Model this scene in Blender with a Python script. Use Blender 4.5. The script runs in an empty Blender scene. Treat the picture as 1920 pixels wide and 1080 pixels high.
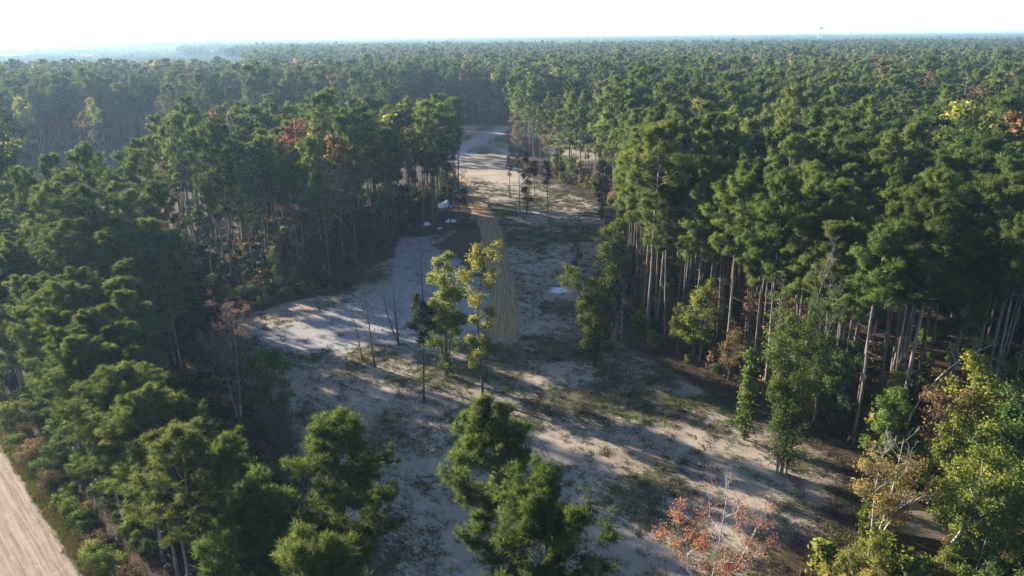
import bpy, math, random
import numpy as np

# ------------------------------------------------------------------ camera, sky, sun, exposure
S = bpy.context.scene
R_ = math.radians
cam_d = bpy.data.cameras.new('camera')
cam = bpy.data.objects.new('camera', cam_d)
S.collection.objects.link(cam)
S.camera = cam
cam_d.sensor_width = 36.0
cam_d.lens = 36.0 * 1371.0 / 1920.0
cam_d.clip_start = 0.5
cam_d.clip_end = 60000
CAM_H = 45.0
from mathutils import Matrix
cam.matrix_world = (Matrix.Translation((0, 0, CAM_H)) @ Matrix.Rotation(R_(90 - 19.13), 4, 'X')
                    @ Matrix.Rotation(R_(-0.45), 4, 'Z'))

SUN_EL = R_(15.8)
SUN_AZ = R_(-54.0)            # measured from +Y (the view direction), negative to the left
sun_dir = (math.sin(SUN_AZ) * math.cos(SUN_EL), math.cos(SUN_AZ) * math.cos(SUN_EL), math.sin(SUN_EL))

W = bpy.data.worlds.new('World')
S.world = W
W.use_nodes = True
wn = W.node_tree.nodes
wl = W.node_tree.links
sky = wn.new('ShaderNodeTexSky')
sky.sky_type = 'NISHITA'
sky.sun_disc = False
sky.sun_elevation = SUN_EL
sky.sun_rotation = SUN_AZ
sky.air_density = 0.5
sky.dust_density = 0.0
sky.ozone_density = 1.0
sky.altitude = 0
wl.new(sky.outputs[0], wn['Background'].inputs[0])
wn['Background'].inputs[1].default_value = 0.108

sl = bpy.data.lights.new('sun', 'SUN')
sl.energy = 5.0
sl.angle = R_(0.55)
sl.color = (1.0, 0.90, 0.76)
so = bpy.data.objects.new('sun', sl)
S.collection.objects.link(so)
from mathutils import Vector
so.rotation_euler = Vector(sun_dir).to_track_quat('Z', 'Y').to_euler()
so.location = (-60, 40, 90)

S.view_settings.view_transform = 'Standard'
S.view_settings.look = 'None'
S.view_settings.gamma = 1.0
S.view_settings.use_curve_mapping = False
S.view_settings.exposure = 2.0
cy = S.cycles
cy.max_bounces = 5
cy.diffuse_bounces = 2
cy.glossy_bounces = 2
cy.transmission_bounces = 3
cy.transparent_max_bounces = 8
cy.volume_bounces = 1
cy.use_denoising = True
cy.denoiser = 'OPENIMAGEDENOISE'
cy.denoising_prefilter = 'NONE'
cy.caustics_reflective = False
cy.caustics_refractive = False

# ------------------------------------------------------------------ small helpers
rng = np.random.default_rng(11)
COL = S.collection


def link(name, data=None, parent=None, label=None, cat=None, group=None, kind=None, loc=None, rz=None, sc=None):
    o = bpy.data.objects.new(name, data)
    COL.objects.link(o)
    if parent is not None:
        o.parent = parent
    if label: o['label'] = label
    if cat: o['category'] = cat
    if group: o['group'] = group
    if kind: o['kind'] = kind
    if loc is not None: o.location = loc
    if rz is not None: o.rotation_euler = (0, 0, rz)
    if sc is not None: o.scale = (sc, sc, sc)
    return o


def make_mesh(name, chunks, mats, smooth=False):
    """chunks: list of (verts[n,3], faces[m,k], material index, tone[n] or None)"""
    V, L, T, MI, TN, off = [], [], [], [], [], 0
    NR, has_n = [], any(len(c) > 4 for c in chunks)
    for c in chunks:
        v, f, mi, tone = c[:4]
        if len(v) == 0 or len(f) == 0:
            continue
        if has_n:
            NR.append(c[4] if len(c) > 4 else np.zeros((len(v), 3)))
        V.append(v); L.append((f + off).ravel()); T.append(np.full(len(f), f.shape[1], np.int32))
        MI.append(np.full(len(f), mi, np.int32))
        TN.append(np.full(len(v), 0.5, np.float32) if tone is None else tone.astype(np.float32))
        off += len(v)
    me = bpy.data.meshes.new(name)
    if not V:
        return me
    V = np.concatenate(V).astype(np.float32); L = np.concatenate(L).astype(np.int32)
    T = np.concatenate(T); MI = np.concatenate(MI); TN = np.concatenate(TN)
    me.vertices.add(len(V)); me.vertices.foreach_set('co', V.ravel())
    me.loops.add(len(L)); me.loops.foreach_set('vertex_index', L)
    me.polygons.add(len(T))
    me.polygons.foreach_set('loop_start', np.concatenate([[0], np.cumsum(T)[:-1]]).astype(np.int32))
    me.polygons.foreach_set('loop_total', T)
    me.polygons.foreach_set('material_index', MI)
    me.polygons.foreach_set('use_smooth', np.full(len(T), smooth, bool))
    a = me.attributes.new('tone', 'FLOAT', 'POINT')
    a.data.foreach_set('value', TN)
    for m in mats:
        me.materials.append(m)
    me.update(calc_edges=True)
    if has_n:
        me.polygons.foreach_set('use_smooth', np.full(len(T), True, bool))
        me.normals_split_custom_set_from_vertices(np.concatenate(NR).astype(np.float32))
    return me


def unit(v):
    return v / np.maximum(np.linalg.norm(v, axis=-1, keepdims=True), 1e-9)


def rand_unit(r, *shape):
    return unit(r.normal(size=shape + (3,)))


def tubes(P, Rad, n, cap=False):
    """P [B,K,3], Rad [B,K] -> verts, quads"""
    B, K, _ = P.shape
    T = np.gradient(P, axis=1)
    T = unit(T)
    ref = np.where(np.abs(T[..., 2:3]) > 0.9, np.array([1.0, 0, 0]), np.array([0, 0, 1.0]))
    ref = np.broadcast_to(ref[:, :1], T.shape) if True else ref
    U = unit(np.cross(T, ref)); Wv = np.cross(T, U)
    a = np.arange(n) * (2 * math.pi / n)
    ring = (U[:, :, None, :] * np.cos(a)[None, None, :, None] + Wv[:, :, None, :] * np.sin(a)[None, None, :, None])
    v = (P[:, :, None, :] + ring * Rad[:, :, None, None]).reshape(-1, 3)
    b = np.arange(B)[:, None, None]; k = np.arange(K - 1)[None, :, None]; i = np.arange(n)[None, None, :]
    def idx(kk, ii): return (b * K + kk) * n + ii % n
    f = np.stack([idx(k, i), idx(k, i + 1), idx(k + 1, i + 1), idx(k + 1, i)], -1).reshape(-1, 4)
    return v, f


def along(P, s):
    """points on polylines P [B,K,3] at s [B,n] in 0..1, and the local direction"""
    B, K, _ = P.shape
    x = np.clip(s, 0, 0.9999) * (K - 1)
    i = x.astype(int); fr = (x - i)[..., None]
    b = np.arange(B)[:, None]
    p0, p1 = P[b, i], P[b, i + 1]
    return p0 + (p1 - p0) * fr, unit(p1 - p0)


def grow(r, P, n, smin, smax, amin, amax, lf, up, K, curve=0.1, flat=0.0, lengths=None, shrink=0.6):
    B = len(P)
    Lp = np.linalg.norm(np.diff(P, axis=1), axis=2).sum(1) if lengths is None else lengths
    s = r.uniform(smin, smax, (B, n))
    st, t = along(P, s)
    pr = r.normal(size=(B, n, 3)); pr[..., 2] *= (1 - flat)
    pr = unit(pr - (pr * t).sum(-1, keepdims=True) * t)
    a = r.uniform(amin, amax, (B, n))[..., None]
    d = np.cos(a) * t + np.sin(a) * pr
    d[..., 2] += up
    d = unit(d)
    L = (Lp[:, None] * lf * r.uniform(.6, 1.25, (B, n)) * (1.1 - shrink * s))[..., None, None]
    u = np.linspace(0, 1, K)[None, None, :, None]
    wig = r.normal(size=(B, n, K, 3)) * 0.04 * L; wig[:, :, 0] = 0
    Q = st[:, :, None, :] + d[:, :, None, :] * L * u + np.array([0, 0, 1.0]) * curve * L * u * u + wig
    return Q.reshape(B * n, K, 3), np.repeat(np.arange(B), n)


def blades(r, C, D, m, length, width, spread):
    """needle bundles: m thin triangles fanning out from each centre C along D"""
    N = len(C)
    d = unit(D[:, None, :] * (1 - spread) * 1.6 + r.normal(size=(N, m, 3)) * (0.35 + spread))
    side = unit(np.cross(d, r.normal(size=(N, m, 3)))) * (width * r.uniform(.6, 1.3, (N, m, 1)))
    L = length * r.uniform(.65, 1.2, (N, m, 1))
    b = C[:, None, :] + d * 0.02
    v = np.stack([b - side, b + side, b + d * L], 2).reshape(-1, 3)
    f = np.arange(N * m * 3).reshape(-1, 3)
    tone = np.repeat(np.clip(r.normal(.5, .2, N), 0, 1), m * 3) + r.normal(0, .05, N * m * 3)
    return v, f, tone


def face_out(v, f, N):
    """wind each face so that it looks the way its leaf cluster bulges, and give it that soft normal"""
    k = f.shape[1]
    A = v[f[:, 1]] - v[f[:, 0]]; Bv = v[f[:, 2]] - v[f[:, 0]]
    bad = (np.cross(A, Bv) * N[f[:, 0]]).sum(1) < 0
    f = f.copy(); f[bad] = f[bad][:, ::-1]
    return f


def leaves(r, C, size, tone, upb=0.5):
    N = len(C)
    nrm = rand_unit(r, N); nrm[:, 2] = nrm[:, 2] + upb; nrm = unit(nrm)
    u = unit(np.cross(nrm, rand_unit(r, N))); w = np.cross(nrm, u)
    sz = (size * r.uniform(.6, 1.35, N))[:, None]
    v = np.stack([C - u * sz, C + w * sz * .55, C + u * sz, C - w * sz * .55 + nrm * sz * .2], 1).reshape(-1, 3)
    return v, np.arange(N * 4).reshape(-1, 4), np.repeat(tone, 4)


# ------------------------------------------------------------------ materials
def new_mat(name):
    m = bpy.data.materials.new(name); m.use_nodes = True
    nt = m.node_tree
    b = nt.nodes['Principled BSDF']
    return m, nt, b


def nd(nt, typ, **kw):
    n = nt.nodes.new(typ)
    for k, v in kw.items():
        setattr(n, k, v)
    return n


def math_n(nt, op, a, b=None, c=None, clamp=False):
    n = nd(nt, 'ShaderNodeMath', operation=op, use_clamp=clamp)
    for i, x in enumerate((a, b, c)):
        if x is None: continue
        if isinstance(x, (int, float)): n.inputs[i].default_value = x
        else: nt.links.new(x, n.inputs[i])
    return n.outputs[0]


def mix_c(nt, fac, a, b, blend='MIX'):
    n = nd(nt, 'ShaderNodeMix', data_type='RGBA', blend_type=blend)
    for i, x in ((0, fac), (6, a), (7, b)):
        if isinstance(x, (int, float)): n.inputs[i].default_value = x
        elif isinstance(x, tuple): n.inputs[i].default_value = x + (1,) if len(x) == 3 else x
        else: nt.links.new(x, n.inputs[i])
    return n.outputs[2]


def noise_n(nt, vec, scale, detail=3.0, rough=0.55, dist=0.0):
    n = nd(nt, 'ShaderNodeTexNoise')
    n.inputs['Scale'].default_value = scale; n.inputs['Detail'].default_value = detail
    n.inputs['Roughness'].default_value = rough; n.inputs['Distortion'].default_value = dist
    if vec is not None: nt.links.new(vec, n.inputs['Vector'])
    return n.outputs['Fac']


def smooth_n(nt, x, lo, hi):
    n = nd(nt, 'ShaderNodeMapRange', interpolation_type='SMOOTHSTEP')
    nt.links.new(x, n.inputs[0]); n.inputs[1].default_value = lo; n.inputs[2].default_value = hi
    return n.outputs[0]


def ramp_n(nt, fac, stops):
    n = nd(nt, 'ShaderNodeValToRGB')
    cr = n.color_ramp
    while len(cr.elements) < len(stops): cr.elements.new(0.5)
    for e, (p, c) in zip(cr.elements, stops):
        e.position = p; e.color = tuple(c) + (1,)
    if fac is not None: nt.links.new(fac, n.inputs[0])
    return n.outputs[0]


def pos_n(nt):
    return nd(nt, 'ShaderNodeNewGeometry').outputs['Position']


def attr_n(nt, name, out='Fac'):
    n = nd(nt, 'ShaderNodeAttribute', attribute_name=name)
    return n.outputs[out]


def leaf_mat(name, stops, trans=0.3, vary=0.4, tree=0.4):
    m, nt, b = new_mat(name)
    tone = attr_n(nt, 'tone')
    rnd = nd(nt, 'ShaderNodeObjectInfo').outputs['Random']
    x = math_n(nt, 'ADD', math_n(nt, 'MULTIPLY', tone, 1.0), math_n(nt, 'MULTIPLY', math_n(nt, 'SUBTRACT', rnd, .5), tree))
    col = ramp_n(nt, x, stops)
    hsv = nd(nt, 'ShaderNodeHueSaturation')
    nt.links.new(col, hsv.inputs['Color'])
    r2 = math_n(nt, 'FRACT', math_n(nt, 'MULTIPLY', rnd, 17.31))
    nt.links.new(math_n(nt, 'ADD', 1 - vary / 2, math_n(nt, 'MULTIPLY', r2, vary)), hsv.inputs['Value'])
    nt.links.new(math_n(nt, 'ADD', .480, math_n(nt, 'MULTIPLY', math_n(nt, 'FRACT', math_n(nt, 'MULTIPLY', rnd, 7.7)), .030)), hsv.inputs['Hue'])
    col = hsv.outputs[0]
    nt.links.new(col, b.inputs['Base Color'])
    b.inputs['Roughness'].default_value = 0.8
    b.inputs['Specular IOR Level'].default_value = 0.08
    tr = nd(nt, 'ShaderNodeBsdfTranslucent')
    nt.links.new(mix_c(nt, 1.0, col, (1.0, 1.0, .55), 'MULTIPLY'), tr.inputs[0])
    mx = nd(nt, 'ShaderNodeMixShader'); mx.inputs[0].default_value = trans
    nt.links.new(b.outputs[0], mx.inputs[1]); nt.links.new(tr.outputs[0], mx.inputs[2])
    nt.links.new(mx.outputs[0], nt.nodes['Material Output'].inputs[0])
    return m


def bark_mat(name, a, bcol, sc=3.0):
    m, nt, b = new_mat(name)
    mp = nd(nt, 'ShaderNodeMapping'); tc = nd(nt, 'ShaderNodeTexCoord')
    nt.links.new(tc.outputs['Object'], mp.inputs[0]); mp.inputs['Scale'].default_value = (1, 1, .25)
    n1 = noise_n(nt, mp.outputs[0], sc, 4, .65)
    col = mix_c(nt, smooth_n(nt, n1, .35, .68), a, bcol)
    rnd = nd(nt, 'ShaderNodeObjectInfo').outputs['Random']
    col = mix_c(nt, math_n(nt, 'MULTIPLY', rnd, .35), col, (.10, .085, .075))
    nt.links.new(col, b.inputs['Base Color'])
    b.inputs['Roughness'].default_value = .9
    b.inputs['Specular IOR Level'].default_value = .15
    return m


M = {}
M['needles'] = leaf_mat('pine_needles', [(0, (.046, .082, .024)), (.45, (.104, .155, .040)), (.8, (.172, .212, .054)), (1, (.22, .24, .065))], .48, .5, .45)
M['leaf_yellow'] = leaf_mat('yellow_leaves', [(0, (.07, .10, .02)), (.45, (.24, .26, .055)), (.85, (.38, .355, .09)), (1, (.38, .31, .09))], .4)
M['leaf_lime'] = leaf_mat('yellow_green_leaves', [(0, (.06, .095, .018)), (.5, (.15, .19, .035)), (1, (.28, .27, .05))], .38)
M['leaf_green'] = leaf_mat('green_leaves', [(0, (.04, .07, .018)), (.5, (.085, .14, .03)), (1, (.15, .19, .04))], .33)
M['leaf_dark'] = leaf_mat('dark_leaves', [(0, (.02, .032, .014)), (.5, (.035, .055, .02)), (1, (.07, .085, .03))], .25)
M['leaf_orange'] = leaf_mat('orange_leaves', [(0, (.13, .12, .03)), (.4, (.20, .145, .05)), (.75, (.26, .155, .065)), (1, (.26, .13, .065))], .38)
M['leaf_red'] = leaf_mat('red_leaves', [(0, (.15, .16, .03)), (.25, (.23, .15, .06)), (.5, (.28, .135, .07)), (1, (.32, .105, .065))], .38)
M['leaf_tan'] = leaf_mat('tan_leaves', [(0, (.10, .075, .035)), (.5, (.19, .13, .065)), (1, (.26, .18, .09))], .3)
M['leaf_pink'] = leaf_mat('russet_leaves', [(0, (.12, .075, .05)), (.5, (.19, .12, .08)), (1, (.25, .16, .11))], .3)
M['leaf_mix'] = leaf_mat('mixed_autumn_leaves', [(0, (.05, .09, .018)), (.5, (.14, .18, .035)), (.72, (.26, .21, .06)), (1, (.31, .17, .08))], .38)
M['leaf_rust'] = leaf_mat('rust_leaves', [(0, (.12, .10, .04)), (.4, (.21, .13, .065)), (1, (.26, .11, .07))], .35)
M['twig'] = leaf_mat('dry_twigs', [(0, (.07, .05, .042)), (1, (.15, .11, .095))], .1)
M['bark'] = bark_mat('pine_bark', (.10, .078, .060), (.25, .20, .152))
M['bark_dark'] = bark_mat('dark_bark', (.045, .036, .03), (.10, .08, .065))
M['bark_grey'] = bark_mat('grey_bark', (.16, .14, .12), (.30, .27, .23))
M['bark_white'] = bark_mat('pale_bark', (.38, .35, .30), (.58, .54, .47))


# ------------------------------------------------------------------ ground outlines (metres; camera stands at 0,0)
CLEARING = [(-36, 404), (-33, 340), (-30, 300), (-24, 262), (-16, 228), (-12.5, 198), (-12.5, 176), (-21, 169), (-27, 168), (-29, 146), (-32, 130),
            (-39, 125.5), (-44, 121), (-49, 115), (-44.5, 104), (-38, 91), (-31, 80), (-26, 70), (-22, 60), (-18, 50), (-15, 30), (-10, 0), (20, 0),
            (23, 40), (27, 54), (33, 58), (37, 62), (40, 70), (35, 78.5), (30, 87), (25.5, 95.5), (20, 105), (18.5, 124), (22, 140),
            (25.5, 151), (29, 172), (30, 190), (23, 222), (10, 241), (3, 262), (0, 300), (1, 360), (2, 404)]
OPEN_LEFT = [(-100, 152), (-85, 138), (-80, 150), (-86, 180), (-92, 215), (-75, 230), (-45, 222), (-26, 227), (-19, 240), (-26, 300), (-31, 404), (-60, 436), (-83, 452),
             (-130, 396), (-172, 342), (-201, 297), (-330, 292), (-330, 268), (-195, 243), (-140, 205)]
OPEN_RIGHT = [(10, 282), (24, 270), (48, 276), (56, 315), (48, 352), (14, 348)]
FAR_GAP = [(112, 650), (235, 668), (250, 700), (110, 690)]
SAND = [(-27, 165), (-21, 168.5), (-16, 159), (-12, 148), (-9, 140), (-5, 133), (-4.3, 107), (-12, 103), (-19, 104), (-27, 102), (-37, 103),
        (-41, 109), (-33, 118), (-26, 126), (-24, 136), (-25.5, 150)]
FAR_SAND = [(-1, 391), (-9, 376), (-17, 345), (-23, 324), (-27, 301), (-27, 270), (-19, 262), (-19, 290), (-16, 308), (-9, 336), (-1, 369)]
BROWN = [(-18, 160), (-14, 170), (-12, 181), (-7, 184), (-5, 172), (-4.2, 150), (-4.6, 137), (-8.5, 142), (-12, 149.5)]
ROAD_A, ROAD_D = np.array([-59.0, 74.9]), np.array([-0.702, 0.712])      # a point on the near road's right edge, its direction
ROAD_N = np.array([0.712, 0.702])                                        # to the right of the road, towards the wood


def sdist(poly, X, Y):
    """signed distance to a polygon, positive inside"""
    P = np.array(poly, float); Q = np.roll(P, -1, 0)
    d = np.full(X.shape, 1e9); inside = np.zeros(X.shape, bool)
    for (x0, y0), (x1, y1) in zip(P, Q):
        ex, ey = x1 - x0, y1 - y0
        t = np.clip(((X - x0) * ex + (Y - y0) * ey) / (ex * ex + ey * ey), 0, 1)
        d = np.minimum(d, np.hypot(X - x0 - t * ex, Y - y0 - t * ey))
        c = (y0 > Y) != (y1 > Y)
        with np.errstate(divide='ignore', invalid='ignore'):
            xi = x0 + (Y - y0) * ex / (ey if ey else 1e-9)
        inside ^= c & (X < xi)
    return np.where(inside, d, -d)


def vnoise(X, Y, scale, seed=0):
    """cheap smooth value noise, -1..1"""
    r = np.random.default_rng(seed); tab = r.uniform(-1, 1, (256, 256))
    x, y = X / scale + 57.3, Y / scale + 91.7
    ix, iy = np.floor(x).astype(int), np.floor(y).astype(int)
    fx, fy = x - ix, y - iy
    fx, fy = fx * fx * (3 - 2 * fx), fy * fy * (3 - 2 * fy)
    g = lambda a, b: tab[a % 256, b % 256]
    return (g(ix, iy) * (1 - fx) + g(ix + 1, iy) * fx) * (1 - fy) + (g(ix, iy + 1) * (1 - fx) + g(ix + 1, iy + 1) * fx) * fy


def road_off(X, Y):
    return (X - ROAD_A[0]) * ROAD_N[0] + (Y - ROAD_A[1]) * ROAD_N[1]


POOL = (40.0, 59.8)


def ground_z(X, Y):
    X = np.asarray(X, float); Y = np.asarray(Y, float)
    near = np.clip(1 - (np.hypot(X, Y - 150) - 350) / 200, 0, 1)
    z = (vnoise(X, Y, 23, 1) * .22 + vnoise(X, Y, 7, 2) * .07 + vnoise(X, Y, 2.3, 3) * .03) * near
    w = road_off(X, Y)
    z = z * np.clip((np.abs(w + 4.5) - 3.5) / 3, 0.0, 1)
    ditch = np.exp(-((w - 2.75) / .8) ** 2) * 1.4
    z = z - ditch * (Y < 260)
    q = np.hypot((X - POOL[0]) / 3.4, (Y - POOL[1]) / 2.4)
    z = z - np.clip(1.35 - q, 0, 1) * .8
    return z


def axis_vals(a, b, step, far):
    v = list(np.arange(a, b + 1e-6, step)); s = step
    lo, hi = [a], [b]
    while hi[-1] < far: s *= 1.22; hi.append(hi[-1] + s)
    s = step
    while lo[-1] > -far: s *= 1.22; lo.append(lo[-1] - s)
    return np.array(lo[:0:-1] + v + hi[1:])


xs = axis_vals(-75, 55, 0.6, 24000)
ys = axis_vals(24, 262, 0.6, 24000)
GX, GY = np.meshgrid(xs, ys)
GZ = ground_z(GX, GY)
dC = sdist(CLEARING, GX, GY) + vnoise(GX, GY, 6, 5) * 1.6 + vnoise(GX, GY, 1.7, 6) * .6
dL = sdist(OPEN_LEFT, GX, GY) + vnoise(GX, GY, 9, 7) * 3
dR = sdist(OPEN_RIGHT, GX, GY) + vnoise(GX, GY, 9, 8) * 2
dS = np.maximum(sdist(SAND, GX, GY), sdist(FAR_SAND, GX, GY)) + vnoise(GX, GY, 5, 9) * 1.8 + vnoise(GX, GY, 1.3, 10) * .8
dB = sdist(BROWN, GX, GY) + vnoise(GX, GY, 3, 12) * .6
sm = lambda d, a, b: np.clip((d - a) / (b - a), 0, 1)
litter_edge = np.where(GX > 4, sm(dC, 1.0, 6.5), sm(dC, 0.3, 3.5))
m_open = np.maximum.reduce([litter_edge, sm(dR, 0, 4), sm(dL, 0, 4) * .3])
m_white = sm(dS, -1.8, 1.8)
m_brown = np.maximum(sm(dB, -.5, .5), np.exp(-((road_off(GX, GY) - 2.75) / .9) ** 4) * (GY < 260))
wr = road_off(GX, GY)
m_field = sm(-wr, -1.5, -.6) * np.clip((135 - GY) / 20, .25, 1)                                  # the verge and the field beyond the road
grass = .46 + .34 * vnoise(GX, GY, 9, 21) + .22 * vnoise(GX, GY, 3.6, 22)
grass = np.where((GY > 182) & (GY < 225), grass + .06, grass)
grass = np.where((GY > 228) & (GY < 262), grass - .3, grass)
grass = np.where(GY > 290, grass + .12, grass)
trk_c = np.interp(GY, [104, 118, 134, 152, 172, 196, 218, 238], [-1.2, -1.4, -2.0, -3.3, -5.0, -8.6, -12.6, -16.5])
trk_d = np.abs(GX - trk_c) + vnoise(GX, GY, 2.2, 33) * .7
trk_soft = np.clip(1 - (trk_d - 2.3) / 1.3, 0, 1) * np.clip((GY - 97) / 8, 0, 1) * (GY < 245)
m_brown = np.maximum(m_brown, trk_soft * .2)
m_grass = np.clip(grass, 0, 1) * (1 - m_white * .78) * (1 - m_brown)
V = np.stack([GX.ravel(), GY.ravel(), GZ.ravel()], 1)
ny, nx = GX.shape
ii = (np.arange(ny - 1)[:, None] * nx + np.arange(nx - 1)[None, :]).ravel()
F = np.stack([ii, ii + 1, ii + nx + 1, ii + nx], 1)

# ground material ------------------------------------------------
gm, nt, gb = new_mat('ground')
P0 = pos_n(nt)
mk = nd(nt, 'ShaderNodeAttribute', attribute_name='mask')
sep = nd(nt, 'ShaderNodeSeparateColor'); nt.links.new(mk.outputs['Color'], sep.inputs[0])
m_o, m_g, m_b = sep.outputs[0], sep.outputs[1], sep.outputs[2]
m_w = mk.outputs['Alpha']
mp = nd(nt, 'ShaderNodeMapping'); nt.links.new(P0, mp.inputs[0])
mp.vector_type = 'TEXTURE'; mp.inputs['Rotation'].default_value = (0, 0, R_(-43)); mp.inputs['Scale'].default_value = (2.6, 1.0, 1.0)
PS = mp.outputs[0]
nbig = noise_n(nt, P0, .09, 3, .6)
nmid = noise_n(nt, PS, .7, 5, .68)
mp2 = nd(nt, 'ShaderNodeMapping'); nt.links.new(P0, mp2.inputs[0]); mp2.vector_type = 'TEXTURE'
mp2.inputs['Rotation'].default_value = (0, 0, R_(-43)); mp2.inputs['Scale'].default_value = (14, .55, 1)
nstk = noise_n(nt, mp2.outputs[0], 1.0, 4, .7, .3)
nfin = noise_n(nt, PS, 2.6, 5, .75)
nvf = noise_n(nt, P0, 9, 3, .7)
sand = mix_c(nt, smooth_n(nt, nbig, .35, .65), (.29, .23, .17), (.40, .33, .25))
sand = mix_c(nt, math_n(nt, 'MULTIPLY', smooth_n(nt, nmid, .45, .75), .45), sand, (.27, .185, .12))
sand = mix_c(nt, math_n(nt, 'MULTIPLY', smooth_n(nt, nstk, .48, .72), .55), sand, (.22, .165, .115))
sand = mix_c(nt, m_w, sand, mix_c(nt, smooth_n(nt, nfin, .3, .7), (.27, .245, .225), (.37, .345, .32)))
gcol = mix_c(nt, smooth_n(nt, nvf, .3, .7), (.05, .05, .022), (.12, .115, .045))
gcol = mix_c(nt, math_n(nt, 'MULTIPLY', smooth_n(nt, nbig, .5, .7), .5), gcol, (.16, .13, .06))
nspk = noise_n(nt, PS, 4.2, 4, .8)
gsum = math_n(nt, 'ADD', math_n(nt, 'MULTIPLY', nmid, .25), math_n(nt, 'ADD', math_n(nt, 'MULTIPLY', nfin, .40), math_n(nt, 'MULTIPLY', nspk, .45)))
gthr = math_n(nt, 'ADD', gsum, math_n(nt, 'MULTIPLY', m_g, .34))
gfac = math_n(nt, 'MULTIPLY', smooth_n(nt, gthr, .695, .75), math_n(nt, 'MINIMUM', 1.0, math_n(nt, 'MULTIPLY', m_g, 4.0)))
opencol = mix_c(nt, math_n(nt, 'MULTIPLY', gfac, .88), sand, gcol)
brown = mix_c(nt, nfin, (.055, .032, .022), (.12, .072, .05))
opencol = mix_c(nt, m_b, opencol, brown)
lit = mix_c(nt, smooth_n(nt, nfin, .3, .7), (.028, .020, .013), (.10, .06, .038))
lit = mix_c(nt, math_n(nt, 'MULTIPLY', smooth_n(nt, nmid, .5, .7), .6), lit, (.04, .05, .02))
edge = math_n(nt, 'ADD', m_o, math_n(nt, 'MULTIPLY', math_n(nt, 'SUBTRACT', nfin, .5), 1.1))
final = mix_c(nt, smooth_n(nt, edge, .3, .75), lit, opencol)
nt.links.new(final, gb.inputs['Base Color'])
gb.inputs['Roughness'].default_value = .95
gb.inputs['Specular IOR Level'].default_value = .1
bp = nd(nt, 'ShaderNodeBump'); bp.inputs['Strength'].default_value = .7; bp.inputs['Distance'].default_value = .18
nt.links.new(math_n(nt, 'ADD', nfin, math_n(nt, 'MULTIPLY', nvf, .4)), bp.inputs['Height'])
nt.links.new(bp.outputs[0], gb.inputs['Normal'])

gme = make_mesh('ground', [(V, F, 0, None)], [gm], smooth=True)
ca = gme.attributes.new('mask', 'FLOAT_COLOR', 'POINT')
mm = np.stack([np.maximum(m_open, m_field), np.maximum(m_grass, m_field * .78), m_brown, m_white], -1).reshape(-1, 4).astype(np.float32)
ca.data.foreach_set('color', mm.ravel())
link('ground', gme, kind='structure', label='pale sandy clearing with sparse grass and the dark forest floor around')


# tracks: strips with ruts -----------------------------------------------------------------
def track_mat(name, c0, c1, c2):
    m, nt, b = new_mat(name)
    uv = nd(nt, 'ShaderNodeUVMap').outputs[0]
    mp = nd(nt, 'ShaderNodeMapping'); nt.links.new(uv, mp.inputs[0]); mp.inputs['Scale'].default_value = (3.2, .10, 1)
    s1 = noise_n(nt, mp.outputs[0], 1.0, 4, .65)
    n2 = noise_n(nt, pos_n(nt), 1.1, 5, .7); n3 = noise_n(nt, pos_n(nt), 7, 3, .7)
    c = mix_c(nt, smooth_n(nt, s1, .36, .62), c0, c1)
    c = mix_c(nt, math_n(nt, 'MULTIPLY', smooth_n(nt, n2, .5, .72), .6), c, c2)
    c = mix_c(nt, math_n(nt, 'MULTIPLY', smooth_n(nt, n3, .5, .8), .4), c, c0)
    nt.links.new(c, b.inputs['Base Color'])
    b.inputs['Roughness'].default_value = .95; b.inputs['Specular IOR Level'].default_value = .08
    bp = nd(nt, 'ShaderNodeBump'); bp.inputs['Strength'].default_value = .8; bp.inputs['Distance'].default_value = .12
    nt.links.new(math_n(nt, 'ADD', s1, math_n(nt, 'MULTIPLY', n3, .5)), bp.inputs['Height'])
    nt.links.new(bp.outputs[0], b.inputs['Normal'])
    return m


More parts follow.
